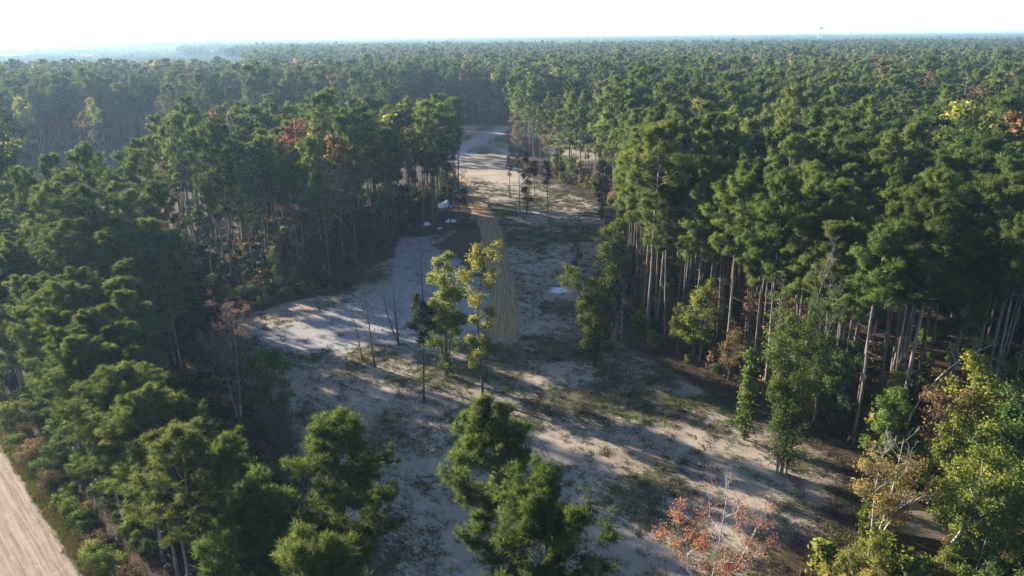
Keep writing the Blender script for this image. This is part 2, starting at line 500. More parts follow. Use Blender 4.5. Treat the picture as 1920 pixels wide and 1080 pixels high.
def strip(name, ctr, width, mat, step, ncol, seed, jag, ragged, lift, label, rut):
    r = np.random.default_rng(seed)
    C = np.array(ctr, float)
    seg = np.r_[0, np.cumsum(np.hypot(*np.diff(C, axis=0).T))]
    s = np.arange(0, seg[-1], step)
    # smooth centre line
    cx_, cy_ = np.interp(s, seg, C[:, 0]), np.interp(s, seg, C[:, 1])
    k = max(3, int(14 / step)) | 1; ker = np.ones(k) / k
    pad = lambda a: np.convolve(np.r_[2 * a[0] - a[k // 2:0:-1], a, 2 * a[-1] - a[-2:-k // 2 - 1:-1]], ker, 'valid')
    cx_, cy_ = pad(cx_), pad(cy_)
    n = min(len(cx_), len(s)); cx_, cy_, s = cx_[:n], cy_[:n], s[:n]
    wd = np.interp(s, seg, width)
    tx, ty = np.gradient(cx_), np.gradient(cy_); l = np.hypot(tx, ty); tx, ty = tx / l, ty / l
    u = np.linspace(-.5, .5, ncol)
    el = vnoise(s, s * 0, 2.5, seed + 3) * jag + vnoise(s, s * 0, .8, seed + 4) * jag * .5
    er = vnoise(s, s * 0, 2.5, seed + 5) * jag + vnoise(s, s * 0, .8, seed + 6) * jag * .5
    off = u[None, :] * wd[:, None] + np.where(u[None, :] < 0, el[:, None], er[:, None]) * np.abs(2 * u[None, :]) ** 3
    X = cx_[:, None] + ty[:, None] * off; Y = cy_[:, None] - tx[:, None] * off
    # ragged near end: each column of wheel marks stops at its own place
    rg = np.abs(r.normal(0, ragged, ncol)) if ragged else np.zeros(ncol)
    fade = np.clip(1 - s[:, None] / 5, 0, 1)
    X += -tx[:, None] * (rg[None, :] - ragged) * fade; Y += -ty[:, None] * (rg[None, :] - ragged) * fade
    Z = ground_z(X, Y) + lift + rut * (np.cos(u[None, :] * 22 + .4 * vnoise(s, s * 0, 9, 77)[:, None]) * .5 + .5) + .015 * vnoise(X, Y, .7, 5)
    Z[:, 0] = ground_z(X[:, 0], Y[:, 0]) + .004; Z[:, -1] = ground_z(X[:, -1], Y[:, -1]) + .004
    ny, nx = X.shape
    ii = (np.arange(ny - 1)[:, None] * nx + np.arange(nx - 1)[None, :]).ravel()
    F = np.stack([ii, ii + 1, ii + nx + 1, ii + nx], 1)
    me = make_mesh(name, [(np.stack([X, Y, Z], -1).reshape(-1, 3), F, 0, None)], [mat], smooth=True)
    uvl = me.uv_layers.new(name='UVMap')
    UV = np.stack([off, np.broadcast_to(s[:, None], off.shape)], -1).reshape(-1, 2)
    lv = np.empty(len(me.loops), np.int32); me.loops.foreach_get('vertex_index', lv)
    uvl.data.foreach_set('uv', UV[lv].astype(np.float32).ravel())
    return link(name, me, kind='structure', label=label)


strip('dirt_track', [(-1.2, 105), (-1.4, 118), (-2.0, 134), (-3.3, 152), (-5.0, 172), (-8.6, 196), (-12.6, 218), (-16.5, 238), (-22, 256)],
      [4.8, 4.9, 5.0, 5.1, 5.1, 5.0, 4.8, 4.4, 3.2], track_mat('dirt_track', (.22, .142, .066), (.40, .272, .125), (.40, .29, .155)), .5, 41, 3, .6, 1.6, .05,
      'brown graded dirt track running up the middle of the clearing', .05)
r0 = ROAD_A - ROAD_N * 4.7
strip('dirt_road', [tuple(r0 - ROAD_D * 75), tuple(r0), tuple(r0 + ROAD_D * 40), tuple(r0 + ROAD_D * 72)], [8.6] * 4,
      track_mat('dirt_road', (.24, .175, .125), (.37, .29, .22), (.43, .35, .275)), .5, 45, 8, .7, 0, .04,
      'pale sandy dirt road with wheel ruts in the corner', .06)


# water ------------------------------------------------------------------------------------
def water_mat(name, col, rough=.05):
    m, nt, b = new_mat(name)
    n = noise_n(nt, pos_n(nt), 1.5, 3, .6)
    nt.links.new(mix_c(nt, n, col, tuple(c * 1.4 for c in col)), b.inputs['Base Color'])
    b.inputs['Roughness'].default_value = rough
    b.inputs['Specular IOR Level'].default_value = .6
    bp = nd(nt, 'ShaderNodeBump'); bp.inputs['Strength'].default_value = .08; bp.inputs['Distance'].default_value = .05
    nt.links.new(n, bp.inputs['Height']); nt.links.new(bp.outputs[0], b.inputs['Normal'])
    return m


def blob(name, cx, cy, rx, ry, z, mat, label, seed, n=40):
    a = np.linspace(0, 2 * math.pi, n, endpoint=False)
    r = 1 + .18 * np.sin(3 * a + seed) + .1 * np.sin(5 * a + 2 * seed) + .06 * np.sin(9 * a + seed * 3)
    v = np.stack([cx + rx * r * np.cos(a), cy + ry * r * np.sin(a), np.full(n, z)], 1)
    me = make_mesh(name, [(v, np.arange(n)[None, :], 0, None)], [mat])
    return link(name, me, kind='structure', label=label)


blob('pool', POOL[0], POOL[1], 4.2, 3.0, float(ground_z(*POOL)) + .45, water_mat('muddy_water', (.16, .14, .085), .12), 'muddy shallow pool among the shrubs at the lower corner', 1.0)
blob('puddle', 9.2, 127.9, 2.3, 1.5, float(ground_z(9.2, 127.9)) + .12, water_mat('puddle_water', (.30, .28, .26), .25), 'small pale puddle on the shaded sand', 2.0)
LAKE = [(-4700, 6600), (-4369, 6612), (-3589, 5792), (-2341, 3824), (-1745, 3287), (-1521, 2871), (-1786, 2875), (-2031, 3065), (-2600, 3300), (-4300, 5000)]
lm = make_mesh('lake', [(np.array([(x, y, .3) for x, y in LAKE]), np.arange(len(LAKE))[None, :], 0, None)], [water_mat('lake_water', (.2, .22, .24), .1)])
link('lake', lm, kind='structure', label='bright strip of water near the hazy horizon')


# ------------------------------------------------------------------ tree builders (each returns trunk mesh, limb meshes, crown mesh)
def pine_parts(seed, h, R, crown=.45, n_limb=30, n_sub=6, n_clump=9, m=12, blen=.30, bw=.035, dead=6, lean=.02, sides=6, clump_r=.42):
    r = np.random.default_rng(seed)
    K = 11
    z = np.linspace(0, h * .985, K)
    wob = np.cumsum(r.normal(0, .10, (K, 2)), 0) * (z / h)[:, None] + np.outer(z, r.normal(0, lean, 2))
    T = np.concatenate([wob, z[:, None]], 1)[None]
    rad = (h * .006) * r.uniform(.8, 1.25) * (1 - (z / h)) ** .75 + .03
    rad[0] *= 1.3
    v, f = tubes(T, rad[None], sides)
    ch = [(v, f, 0, None)]
    hb = 1 - crown
    t = np.linspace(0.02, .97, n_limb) + r.uniform(-.02, .02, n_limb)
    s = hb + crown * t ** .9
    st, _ = along(T, s[None]); st = st[0]
    prof = np.interp(t, [0, .15, .4, .7, .9, 1], [.62, .88, 1, .82, .5, .22])
    prof = prof * r.uniform(.5, 1.22, n_limb)
    az = np.arange(n_limb) * 2.399 + r.normal(0, .35, n_limb) + r.uniform(0, 6.28)
    el = np.interp(t, [0, .5, 1], [-.08, .32, 1.0]) + r.normal(0, .12, n_limb)
    d = np.stack([np.cos(az) * np.cos(el), np.sin(az) * np.cos(el), np.sin(el)], 1)
    L = R * prof
    KL = 5
    u = np.linspace(0, 1, KL)[None, :, None]
    wig = r.normal(size=(n_limb, KL, 3)) * .05 * L[:, None, None]; wig[:, 0] = 0
    PL = st[:, None, :] + d[:, None, :] * L[:, None, None] * u + np.array([0, 0, 1.0]) * (.18 * L)[:, None, None] * u * u + wig
    rl = (.016 * L + .025)[:, None] * np.linspace(1, .3, KL)[None]
    v, f = tubes(PL, rl, 4)
    ch.append((v, f, 0, None))
    SB, par = grow(r, PL, n_sub, .35, 1.0, .5, 1.1, .42, .25, 3, .12, .6, shrink=.55)
    if m > 6:
        v, f = tubes(SB, np.full((len(SB), 3), .018) * np.array([1.2, .9, .5]), 3)
        ch.append((v, f, 0, None))
    if dead:
        sd = np.linspace(.3, hb, dead) + r.uniform(-.03, .03, dead)
        ps, _ = along(T, sd[None]); ps = ps[0]
        a2 = r.uniform(0, 6.28, dead); LD = r.uniform(.5, 1.9, dead)
        dd = np.stack([np.cos(a2), np.sin(a2), r.uniform(-.25, .3, dead)], 1)
        PD = ps[:, None, :] + dd[:, None, :] * LD[:, None, None] * np.linspace(0, 1, 3)[None, :, None]
        v, f = tubes(PD, np.full((dead, 3), .03) * np.array([1, .7, .3]), 3)
        ch.append((v, f, 0, None))
    # needle clumps along the twigs
    sd = unit(SB[:, -1] - SB[:, 0])
    q1, _ = along(SB, r.uniform(.3, .6, (len(SB), 1))); q2, _ = along(SB, r.uniform(.6, .85, (len(SB), 1)))
    l1, _ = along(PL, r.uniform(.55, .8, (len(PL), 1)))
    pl_d = unit(PL[:, -1] - PL[:, -2])
    if m > 6:
        ends = np.concatenate([SB[:, -1], q1[:, 0], q2[:, 0], PL[:, -1], l1[:, 0]]); outd = np.concatenate([sd, sd, sd, pl_d, pl_d])
    else:
        ends = np.concatenate([SB[:, -1], q1[:, 0], PL[:, -1]]); outd = np.concatenate([sd, sd, pl_d])
    top = T[0, -1][None]; ends = np.concatenate([ends, top, top - [0, 0, .5]]); outd = np.concatenate([outd, [[0, 0, 1.0], [0, 0, 1.0]]])
    keep = r.uniform(size=len(ends)) > .08; ends, outd = ends[keep], outd[keep]
    off = rand_unit(r, len(ends), n_clump) * (r.uniform(.1, 1, (len(ends), n_clump, 1)) ** .6) * clump_r * r.uniform(.6, 1.5, (len(ends), 1, 1))
    off[..., 2] *= .7
    C = (ends[:, None, :] + off).reshape(-1, 3)
    D = unit(off * .9 / clump_r + outd[:, None, :] * .6 + np.array([0, 0, .6])).reshape(-1, 3)
    v, f, tone = blades(r, C, D, m, blen, bw, .45)
    ct = np.repeat(np.repeat(r.normal(0, .12, len(ends)), n_clump), m * 3)
    axis = np.stack([np.interp(C[:, 2], T[0, :, 2], T[0, :, 0]), np.interp(C[:, 2], T[0, :, 2], T[0, :, 1]), np.full(len(C), h * (hb + crown * .3))], 1)
    N = unit(unit(off.reshape(-1, 3)) * .45 + unit(C - axis) * .6 + np.array([0, 0, .15]))
    N = unit(np.repeat(N, m, 0) + r.normal(0, .55, (len(C) * m, 3)))
    N = np.repeat(N, 3, 0)
    f = face_out(v, f, N)
    return ch, [(v, f, 0, np.clip(tone + ct, 0, 1), N)]


def hard_parts(seed, stems, r0, R, lo=.35, n_limb=10, n_sub=5, n_twig=5, n_leaf=10, leaf=.14, up=.35, el=(.35, .9), bare=(2, 3), sleeve=0, sleeve_r=.7,
               sigma=.28, prof=None, tone_z=0.0, tone_mid=.5, limb_len=None, curve=.15, top_only=False):
    """stems: polylines of (x,y,z). bare: (z from which leaves thin, z at which none are left).  limbs returned one by one"""
    r = np.random.default_rng(seed)
    H = max(s[-1][2] for s in stems)
    trunk, limbs, PLs, TWs = [], [], [], []
    for q, sp in enumerate(stems):
        sp = np.array(sp, float)
        K = 9
        seg = np.r_[0, np.cumsum(np.linalg.norm(np.diff(sp, axis=0), axis=1))]
        x = np.linspace(0, seg[-1], K)
        T = np.stack([np.interp(x, seg, sp[:, i]) for i in range(3)], 1)
        if K > 4: T[1:-1] = .25 * T[:-2] + .5 * T[1:-1] + .25 * T[2:]
        T[1:] += np.cumsum(r.normal(0, .012 * seg[-1] / 3, (K - 1, 3)) * np.array([1, 1, .2]), 0) * .4
        rr = r0 * (1 if q == 0 else .8)
        rad = rr * (1 - np.linspace(0, 1, K) * .86); rad[0] *= 1.35
        v, f = tubes(T[None], rad[None], 7)
        trunk.append((v, f, 0, None))
        nl = n_limb
        t = np.linspace(lo, .98, nl) + r.uniform(-.03, .03, nl); t = np.clip(t, lo * .9, .99)
        st, tg = along(T[None], t[None]); st, tg = st[0], tg[0]
        az = np.arange(nl) * 2.399 + r.uniform(0, 6.28) + r.normal(0, .4, nl)
        e = r.uniform(el[0], el[1], nl) + (t - .6) * .6
        d = np.stack([np.cos(az) * np.cos(e), np.sin(az) * np.cos(e), np.sin(e)], 1)
        pr = np.interp((t - lo) / (1 - lo), [0, .35, .75, 1], prof or [.7, 1, .75, .35])
        L = R * pr * r.uniform(.6, 1.2, nl)
        KL = 5; u = np.linspace(0, 1, KL)[None, :, None]
        wig = r.normal(size=(nl, KL, 3)) * .07 * L[:, None, None]; wig[:, 0] = 0
        PL = st[:, None] + d[:, None] * L[:, None, None] * u + np.array([0, 0, 1.]) * (curve * L)[:, None, None] * u * u + wig
        srad = np.interp(t, np.linspace(0, 1, K), rad)
        rl = np.minimum(srad * .7, .022 * L + .012)[:, None] * np.linspace(1, .3, KL)[None]
        SB, p1 = grow(r, PL, n_sub, .3, 1.0, .35, .95, .5, up * .5, 4, .1)
        rs = np.repeat(rl[:, 2], n_sub)[:, None] * .55 * np.linspace(1, .35, 4)[None]
        TW, p2 = grow(r, SB, n_twig, .25, 1.0, .3, .9, .5, up * .4, 3, .08)
        rt = np.full((len(TW), 3), 1.) * np.maximum(.006, np.repeat(rs[:, 2], n_twig)[:, None] * .5) * np.array([1, .8, .4])
        for i in range(nl):
            v1 = tubes(PL[i:i + 1], rl[i:i + 1], 5)
            a = p1 == i
            v2 = tubes(SB[a], rs[a], 4)
            b = np.isin(p2, np.nonzero(a)[0])
            v3 = tubes(TW[b], rt[b], 3)
            limbs.append([(v1[0], v1[1], 0, None), (v2[0], v2[1], 0, None), (v3[0], v3[1], 0, None)])
        PLs.append(PL); TWs.append(TW)
        # a few leafy tufts straight on the trunk (creepers, epicormic shoots)
        if sleeve:
            ns = int(sleeve * seg[-1])
            tt = r.uniform(.06, .8, ns)
            pc, _ = along(T[None], tt[None])
            TWs.append((pc[0] + r.normal(0, 1, (ns, 3)) * sleeve_r * np.array([.6, .6, .5]) * (1.15 - .6 * np.abs(tt - .4))[:, None])[:, None, :].repeat(3, 1))
    crown = []
    if n_leaf:
        TW = np.concatenate(TWs)
        zrel = TW[:, -1, 2] / H
        p = np.clip((bare[1] - zrel) / max(1e-6, bare[1] - bare[0]), 0, 1)
        TW = TW[r.uniform(size=len(TW)) < p]
        u = r.uniform(.2, 1.1, (len(TW), n_leaf))
        C, _ = along(TW, np.clip(u, 0, 1))
        C = C + r.normal(0, sigma, C.shape) * np.array([1, 1, .7])
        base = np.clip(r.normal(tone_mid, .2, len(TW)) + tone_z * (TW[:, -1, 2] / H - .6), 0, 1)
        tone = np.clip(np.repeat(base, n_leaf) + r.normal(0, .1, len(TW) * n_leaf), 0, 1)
        v, f, tn = leaves(r, C.reshape(-1, 3), leaf, tone)
        cen = np.repeat(TW[:, -1], n_leaf, 0); mid = np.array([0, 0, H * .55])
        N = unit(unit(C.reshape(-1, 3) - cen) * .6 + unit((C.reshape(-1, 3) - mid) * np.array([1, 1, .6])) * .6 + r.normal(0, .4, cen.shape) + np.array([0, 0, .15]))
        N = np.repeat(N, 4, 0)
        f = face_out(v, f, N)
        crown.append((v, f, 0, tn, N))
    return trunk, limbs, crown


def place_tree(name, loc, parts, bark, leafm, label, cat='tree', group=None, rz=0.0, sc=1.0, split=True):
    trunk, limbs, crown = parts
    z = float(ground_z(loc[0], loc[1])) - .05
    t = link(name, None, label=label, cat=cat, group=group, loc=(loc[0], loc[1], z), rz=rz, sc=sc)
    t.empty_display_size = .5
    if split:
        tr = link('trunk', make_mesh('trunk', trunk, [bark], True), t)
        for lb in limbs:
            link('limb', make_mesh('limb', lb, [bark], True), tr)
    else:
        link('trunk', make_mesh('trunk', trunk + [c for lb in limbs for c in lb], [bark], True), t)
    if crown:
        link('crown', make_mesh('crown', crown, [leafm]), t)
    return t


def copy_tree(src, loc, rz, sc, label, name=None):
    o = src.copy(); COL.objects.link(o)
    if name: o.name = name
    o.location = loc; o.rotation_euler = (0, 0, rz); o.scale = (sc, sc, sc)
    o['label'] = label
    for ch in src.children:
        c = ch.copy(); COL.objects.link(c); c.parent = o
        for g in ch.children:
            d = g.copy(); COL.objects.link(d); d.parent = c
    return o


# ------------------------------------------------------------------ where pines stand
CAMX, HFOV = 0.0, .70
HARD = [(24, 20), (27, 54), (33, 58), (37, 62), (40.5, 71), (52, 73), (90, 80), (120, 40), (60, 10)]     # the leafy wet corner
HERO_PINES = []        # filled below; keep other trees off them


def scatter(r, x0, x1, y0, y1, sp, jit=.48):
    gx = np.arange(x0, x1, sp); gy = np.arange(y0, y1, sp * .9)
    X, Y = np.meshgrid(gx, gy); X = X + (np.arange(len(gy)) % 2)[:, None] * sp / 2
    X = X + r.uniform(-jit, jit, X.shape) * sp; Y = Y + r.uniform(-jit, jit, Y.shape) * sp
    return X.ravel(), Y.ravel()


def forest_ok(X, Y, margin=1.2):
    part = (X > -140) & (X < -50) & (Y > 285 + .35 * (X + 140)) & (Y > 300) & (vnoise(X, Y, 17, 61) + .4 * vnoise(X, Y, 5, 62) > .12)
    ok = (sdist(CLEARING, X, Y) < -margin) & ((sdist(OPEN_LEFT, X, Y) < -margin) | part) & (sdist(OPEN_RIGHT, X, Y) < -margin)
    ok &= road_off(X, Y) > 4.3
    ok &= sdist(HARD, X, Y) < -1
    ok &= sdist(FAR_GAP, X, Y) < 0
    return ok


# coloured hardwoods showing out of the pines: x, y, height, colour, label
CRN = [(-80, 337, 25, 'russet', 'russet tree in front of the far wall of pines above the left stand'),
       (-24.8, 407, 27, 'orange', 'tall orange tree beyond the far end of the clearing'),
       (-17, 411, 20, 'yellow', 'yellow tree under the tall orange one at the far clearing end'),
       (-8, 409, 22, 'yellow', 'pale yellow-green tree at the far clearing end, right of the tall orange one'),
       (-45, 152, 24, 'red', 'red-topped tree poking out of the left stand above the shaded edge'),
       (-34.5, 143, 24, 'orange', 'bright orange tree at the front of the left stand'),
       (-39, 149, 23, 'yellow', 'yellow tree between the orange and red ones in the left stand'),
       (-71, 189, 24, 'orange', 'small orange tree deep in the left stand towards the second opening'),
       (-77, 194, 22.5, 'red', 'small red tree beside the orange one deep in the left stand'),
       (-32, 194, 21.5, 'russet', 'russet tree behind the tip of the left stand'),
       (-27, 186, 20, 'tan', 'dull brownish tree left of the tall pine at the stand tip'),
       (-184, 283, 21, 'yellow', 'lone yellow tree standing in the second opening at the far left'),
       (-163, 292, 20, 'yellow', 'yellow tree before the far dark wall of pines'),
       (-157, 275, 17, 'orange', 'orange-yellow tree in the second opening behind the left stand'),
       (-148, 318, 18, 'red', 'small red tree against the far dark wall of pines'),
       (-135, 318, 19, 'orange', 'dull orange tree against the far dark wall, right of the small red one'),
       (-152, 402, 24, 'yellow', 'yellow crown on the far wall of pines above the left stand'),
       (93, 152, 26, 'yellow', 'bright yellow crown standing out of the dense right-hand canopy'),
       (163, 329, 26, 'tan', 'broad tan crown in the middle of the right-hand canopy'),
       (85, 249, 24.5, 'orange', 'small orange crown in the right-hand canopy'),
       (158, 285, 25, 'tan', 'tan crown right of the broad one in the canopy'),
       (143, 230, 25, 'tan', 'straw-coloured crown near the right frame side above the yellow crown'),
       (126, 209, 24, 'tan', 'second straw-coloured crown just below the other near the right frame side'),
       (197, 296, 25, 'russet', 'pale russet crown at the right frame side'),
       (108, 158, 24, 'orange', 'orange crown at the right frame side level with the yellow crown'),
       (40, 329, 23, 'russet', 'grey-pink crown behind the thin stand right of the far path'),
       (46, 440, 25, 'tan', 'tan crown above the thin stand beyond the far path'),
       (16, 436, 26, 'yellow', 'olive-yellow crown above the far end of the right stand'),
       (95, 364, 25, 'orange', 'orange crown, leftmost of three in a line in the right canopy'),
       (101, 342, 25, 'russet', 'russet crown, middle of three in a line in the right canopy'),
       (121, 345, 24, 'orange', 'orange crown, rightmost of three in a line in the right canopy'),
       (13.5, 268, 15, 'orange', 'orange understory tree among the thin sunlit trunks'),
       (26, 256, 14, 'yellow', 'yellowish understory tree among the thin sunlit trunks'),
       (2.5, 285, 14, 'tan', 'tan understory tree at the left end of the thin sunlit stand')]

heroes = [  # x, y, height, crown radius, crown share, label
    (-1.2, 47.5, 18.6, 3.3, .58, 'free-standing bright pine below the end of the dirt track, full rounded crown'),
    (1.0, 36.4, 18.6, 4.2, .55, 'bushy pine at the bottom edge in front of the free-standing pine'),
    (-12.0, 45.8, 18.9, 3.7, .60, 'tall bright green pine between the shadow streaks and the bottom edge'),
    (-17.5, 41.0, 16.0, 3.4, .65, 'bright pine left of the tall pine, half in the shade of the wood'),
    (-11.5, 36.0, 16.5, 3.4, .55, 'smaller bright pine tucked below the tall pine at the bottom edge'),
]
RP = np.random.default_rng(5)
X1, Y1 = scatter(RP, -330, 330, 34, 470, 4.9)
ex, ey = scatter(RP, 14, 75, 62, 236, 3.3)
ed = -sdist(CLEARING, ex, ey)
ek = (ed > 1.0) & (ed < 9) & (RP.uniform(size=len(ex)) < .55)
X1 = np.r_[X1, ex[ek]]; Y1 = np.r_[Y1, ey[ek]]
ex, ey = scatter(RP, -58, -11, 33, 78, 4.4)
dt = np.arange(-40, 70, 3.4); dw = 4.6 + 2.2 * RP.uniform(size=len(dt))
ex = np.r_[ex, ROAD_A[0] + ROAD_D[0] * dt + ROAD_N[0] * dw]; ey = np.r_[ey, ROAD_A[1] + ROAD_D[1] * dt + ROAD_N[1] * dw]
X1 = np.r_[X1, ex]; Y1 = np.r_[Y1, ey]
ok = forest_ok(X1, Y1)
side = X1 < -10 - .03 * Y1                       # left stand
keepL = RP.uniform(size=len(X1)) < np.where(side, .84, .92)
keepL &= ~((X1 > -92) & (X1 < -40) & (Y1 > 98) & (Y1 < 155) & (RP.uniform(size=len(X1)) < .55))      # the airy corner that lets the sun through
# the thin stand with light ground showing through it, right of the far track
thin = (X1 > 0) & (X1 < 40) & (Y1 > 236) & (Y1 < 300)
keepL &= ~(thin & (RP.uniform(size=len(X1)) < .45))
ok &= keepL & (np.abs(X1) < .86 * Y1 + 45)
ok &= ~((X1 > 10) & (Y1 < 60))
ok &= ~((X1 > -23.5) & (X1 < -12) & (Y1 > 166) & (Y1 < 199) & (RP.uniform(size=len(X1)) < .35))
for hx, hy, *_ in heroes:
    ok &= np.hypot(X1 - hx, Y1 - hy) > 4
ok &= ~((X1 > -38) & (X1 < -27) & (Y1 > 68) & (Y1 < 82))        # room for the bare tree and the small oak
for hx, hy, *_ in CRN:
    ok &= (np.hypot(X1 - hx, Y1 - hy) > 4.4) & (np.hypot(X1 - hx * .972, Y1 - hy * .972) > 4.2)
X1, Y1 = X1[ok], Y1[ok]
road_d = road_off(X1, Y1)
H1 = np.where(X1 < 0, np.where(Y1 > 150, 24.8, 23.2), 25.6) + RP.normal(0, 2.4, len(X1)) + 1.6 * vnoise(X1, Y1, 28, 71)
H1 = np.where((X1 < 0) & (Y1 < 100), 20.5 + RP.normal(0, 1.3, len(X1)), H1)
H1 = np.where((X1 < 0) & (Y1 < 80), 17.0 + RP.normal(0, 1.2, len(X1)), H1)
H1 = np.where((X1 < 0) & (road_d < 12) & (Y1 < 120), 17.0 + RP.normal(0, 1.2, len(X1)), H1)
# the wood's right-hand outline at the near left: crowns stay clear of the open sand
_dz = CAM_H - H1 * .75; _dep = Y1 * .945 + _dz * .327
_px = 960 + 1371 * (X1 + 3.2) / _dep; _py = 540 + 1371 * (_dz * .945 - Y1 * .327) / _dep
keep = ~((X1 < 0) & (Y1 < 108) & (_px > np.interp(_py, [440, 520, 600, 745, 800, 880, 1010, 1100], [350, 360, 338, 338, 410, 535, 555, 520])))
X1, Y1, H1, road_d = X1[keep], Y1[keep], H1[keep], road_d[keep]

# pine models: near (dense needles) and middle distance
NEAR = [pine_parts(100 + i, 24, [3.8, 3.3, 4.1, 3.6, 2.9, 2.6, 3.2, 2.7][i], [.50, .46, .54, .44, .36, .33, .38, .42][i], [34, 30, 36, 30, 28, 26, 30, 28][i], 8, 5, 12, .42, .022, dead=[6, 9, 5, 8, 9, 12, 8, 10][i],
                   lean=.03, clump_r=.34) for i in range(8)]
NEAR += [pine_parts(120 + i, 24, [4.0, 3.6, 4.3][i], [.74, .66, .7][i], [46, 42, 46][i], 8, 5, 12, .42, .022, dead=2, lean=.03, clump_r=.36) for i in range(3)]
MID = [pine_parts(200 + i, 24, [3.6, 3.1, 3.9, 2.7, 3.5, 3.0, 3.3, 2.8][i], [.44, .4, .48, .34, .44, .37, .5, .36][i], [26, 24, 28, 20, 26, 22, 28, 20][i], 5, 5, 6, .62, .072, dead=4, sides=5, clump_r=.42, lean=.03)
       for i in range(8)]
FAR = [pine_parts(300 + i, 24, [3.6, 3.0, 4.0, 3.3, 2.8][i], [.42, .38, .46, .4, .36][i], 15, 3, 4, 5, 1.0, .23, dead=0, sides=4, clump_r=.6) for i in range(5)]

def pair(ch, nm):
    return make_mesh('trunk_' + nm, ch[0], [M['bark']], True), make_mesh('crown_' + nm, ch[1], [M['needles']])

NEARM = [pair(c, 'near') for c in NEAR]
MIDM = [pair(c, 'mid') for c in MID]
TEMPL = []
for lst in (NEARM, MIDM):
    for tm, cm in lst:
        TEMPL.append((tm, cm))

ang = np.abs(np.arctan2(X1, Y1))
# seen from the camera: the crown must fall in the frame
dep = Y1 * .945 + (CAM_H - H1 * .8) * .327
px = 960 + 1371 * X1 / dep
dz = CAM_H - H1 * .85
py = 540 + 1371 * (dz * .945 - Y1 * .327) / (Y1 * .945 + dz * .327)
inview = (px > -25) & (px < 1945) & (py < 1120)
rank = np.where(inview, np.hypot(X1, Y1), 1e6)
order = np.argsort(rank)
N_IND = 296
ind = order[:N_IND]
ind = ind[rank[ind] < 1e5]
rest = np.setdiff1d(np.arange(len(X1)), ind)

ORD = ['first', 'second', 'third', 'fourth', 'fifth', 'sixth', 'seventh', 'eighth', 'ninth', 'tenth', 'eleventh', 'twelfth', 'thirteenth', 'fourteenth',
       'fifteenth', 'sixteenth', 'seventeenth', 'eighteenth', 'nineteenth', 'twentieth']
dCl = -sdist(CLEARING, X1, Y1)
edgeR = [i for i in ind if X1[i] > 0 and dCl[i] < 4.0]
edgeL = [i for i in ind if X1[i] < 0 and dCl[i] < 4.0]
edgeD = [i for i in ind if X1[i] < 0 and road_d[i] < 9.5 and dCl[i] >= 4.0]
edgeR.sort(key=lambda i: Y1[i]); edgeL.sort(key=lambda i: Y1[i]); edgeD.sort(key=lambda i: Y1[i])
lab = {}
for lst, txt in ((edgeR, 'bare-trunked pine from the near end along the right edge of the clearing'),
                 (edgeL, 'pine from the near end along the shaded left edge of the clearing'),
                 (edgeD, 'pine from the bottom edge along the ditch by the dirt road')):
    for k, i in enumerate(lst):
        if k < len(ORD): lab[i] = ORD[k] + ' ' + txt
WX = RP.uniform(.85, 1.2, len(X1))
for i in ind:
    if i in lab: continue
    look = ('broad-crowned' if WX[i] > 1.02 else 'narrow-crowned') + (' tall' if H1[i] > (25.6 if X1[i] > 0 else 22.5 if Y1[i] > 80 else 17) else ' shorter')
    if X1[i] > 0:
        z = 'front rows' if Y1[i] < 92 else 'middle rows' if Y1[i] < 118 else 'back rows'
        c = 'left of the ivy-clad tree' if px[i] < 1380 else 'above the ivy-clad tree' if px[i] < 1580 else 'right of the ivy-clad tree'
        lab[i] = '%s pine in the right stand, %s, %s' % (look, z, c)
    else:
        c = ('at the bottom by the pale road' if Y1[i] < 62 else 'behind the roadside ditch' if Y1[i] < 85 else 'behind the twiggy leafless tree' if Y1[i] < 108
             else 'behind the shaded sand corner' if px[i] > 300 else 'at the far left frame side' if px[i] < 120 else 'between frame side and shaded sand corner')
        lab[i] = '%s pine in the left stand, %s' % (look, c)

HP = []
for k, (hx, hy, hh, hr, hc, hl) in enumerate(heroes):
    tp = pine_parts(400 + k, hh, hr * 1.02, hc, 46, 10, 6, 13, .44, .021, dead=8, clump_r=.40)
    t = link('pine_tree', None, label=hl, cat='pine tree', group='pines at the bottom edge', loc=(hx, hy, float(ground_z(hx, hy)) - .05), rz=.7 * k)
    link('trunk', make_mesh('trunk', tp[0], [M['bark']], True), t)
    link('crown', make_mesh('crown', tp[1], [M['needles']]), t)

RI = np.random.default_rng(77)
for i in ind:
    d = math.hypot(X1[i], Y1[i])
    lst = NEARM if d < 135 else MIDM
    tm, cm = lst[RI.integers(0, 4) + (4 if X1[i] > 0 else 0) if not (X1[i] < 0 and Y1[i] < 88) else RI.choice([8, 9, 10, 0, 2])] if d < 135 else lst[RI.integers(len(lst))]
    g = 'pines of the left stand' if X1[i] < 0 else 'pines of the right stand'
    t = link('pine_tree', None, label=lab[i], cat='pine tree', group=g, loc=(X1[i], Y1[i], float(ground_z(X1[i], Y1[i])) - .05),
             rz=RI.uniform(0, 6.28), sc=H1[i] / 24)
    t.rotation_euler = (RI.normal(0, .022), RI.normal(0, .022), RI.uniform(0, 6.28))
    wx = WX[i]; t.scale = (H1[i] / 24 * wx, H1[i] / 24 * wx, H1[i] / 24)
    if X1[i] < 0 and Y1[i] < 110:
        t.scale = (H1[i] / 24 * wx * 1.22, H1[i] / 24 * wx * 1.22, H1[i] / 24)
    link('trunk', tm, t); link('crown', cm, t)


# ------------------------------------------------------------------ scattered masses (geometry nodes: points -> tree models)
def model(name, chunks, mats):
    me = make_mesh(name, chunks, mats)
    return bpy.data.objects.new(name, me)


def remat(ch, k):
    return [(c[0], c[1], k) + tuple(c[3:]) for c in ch]


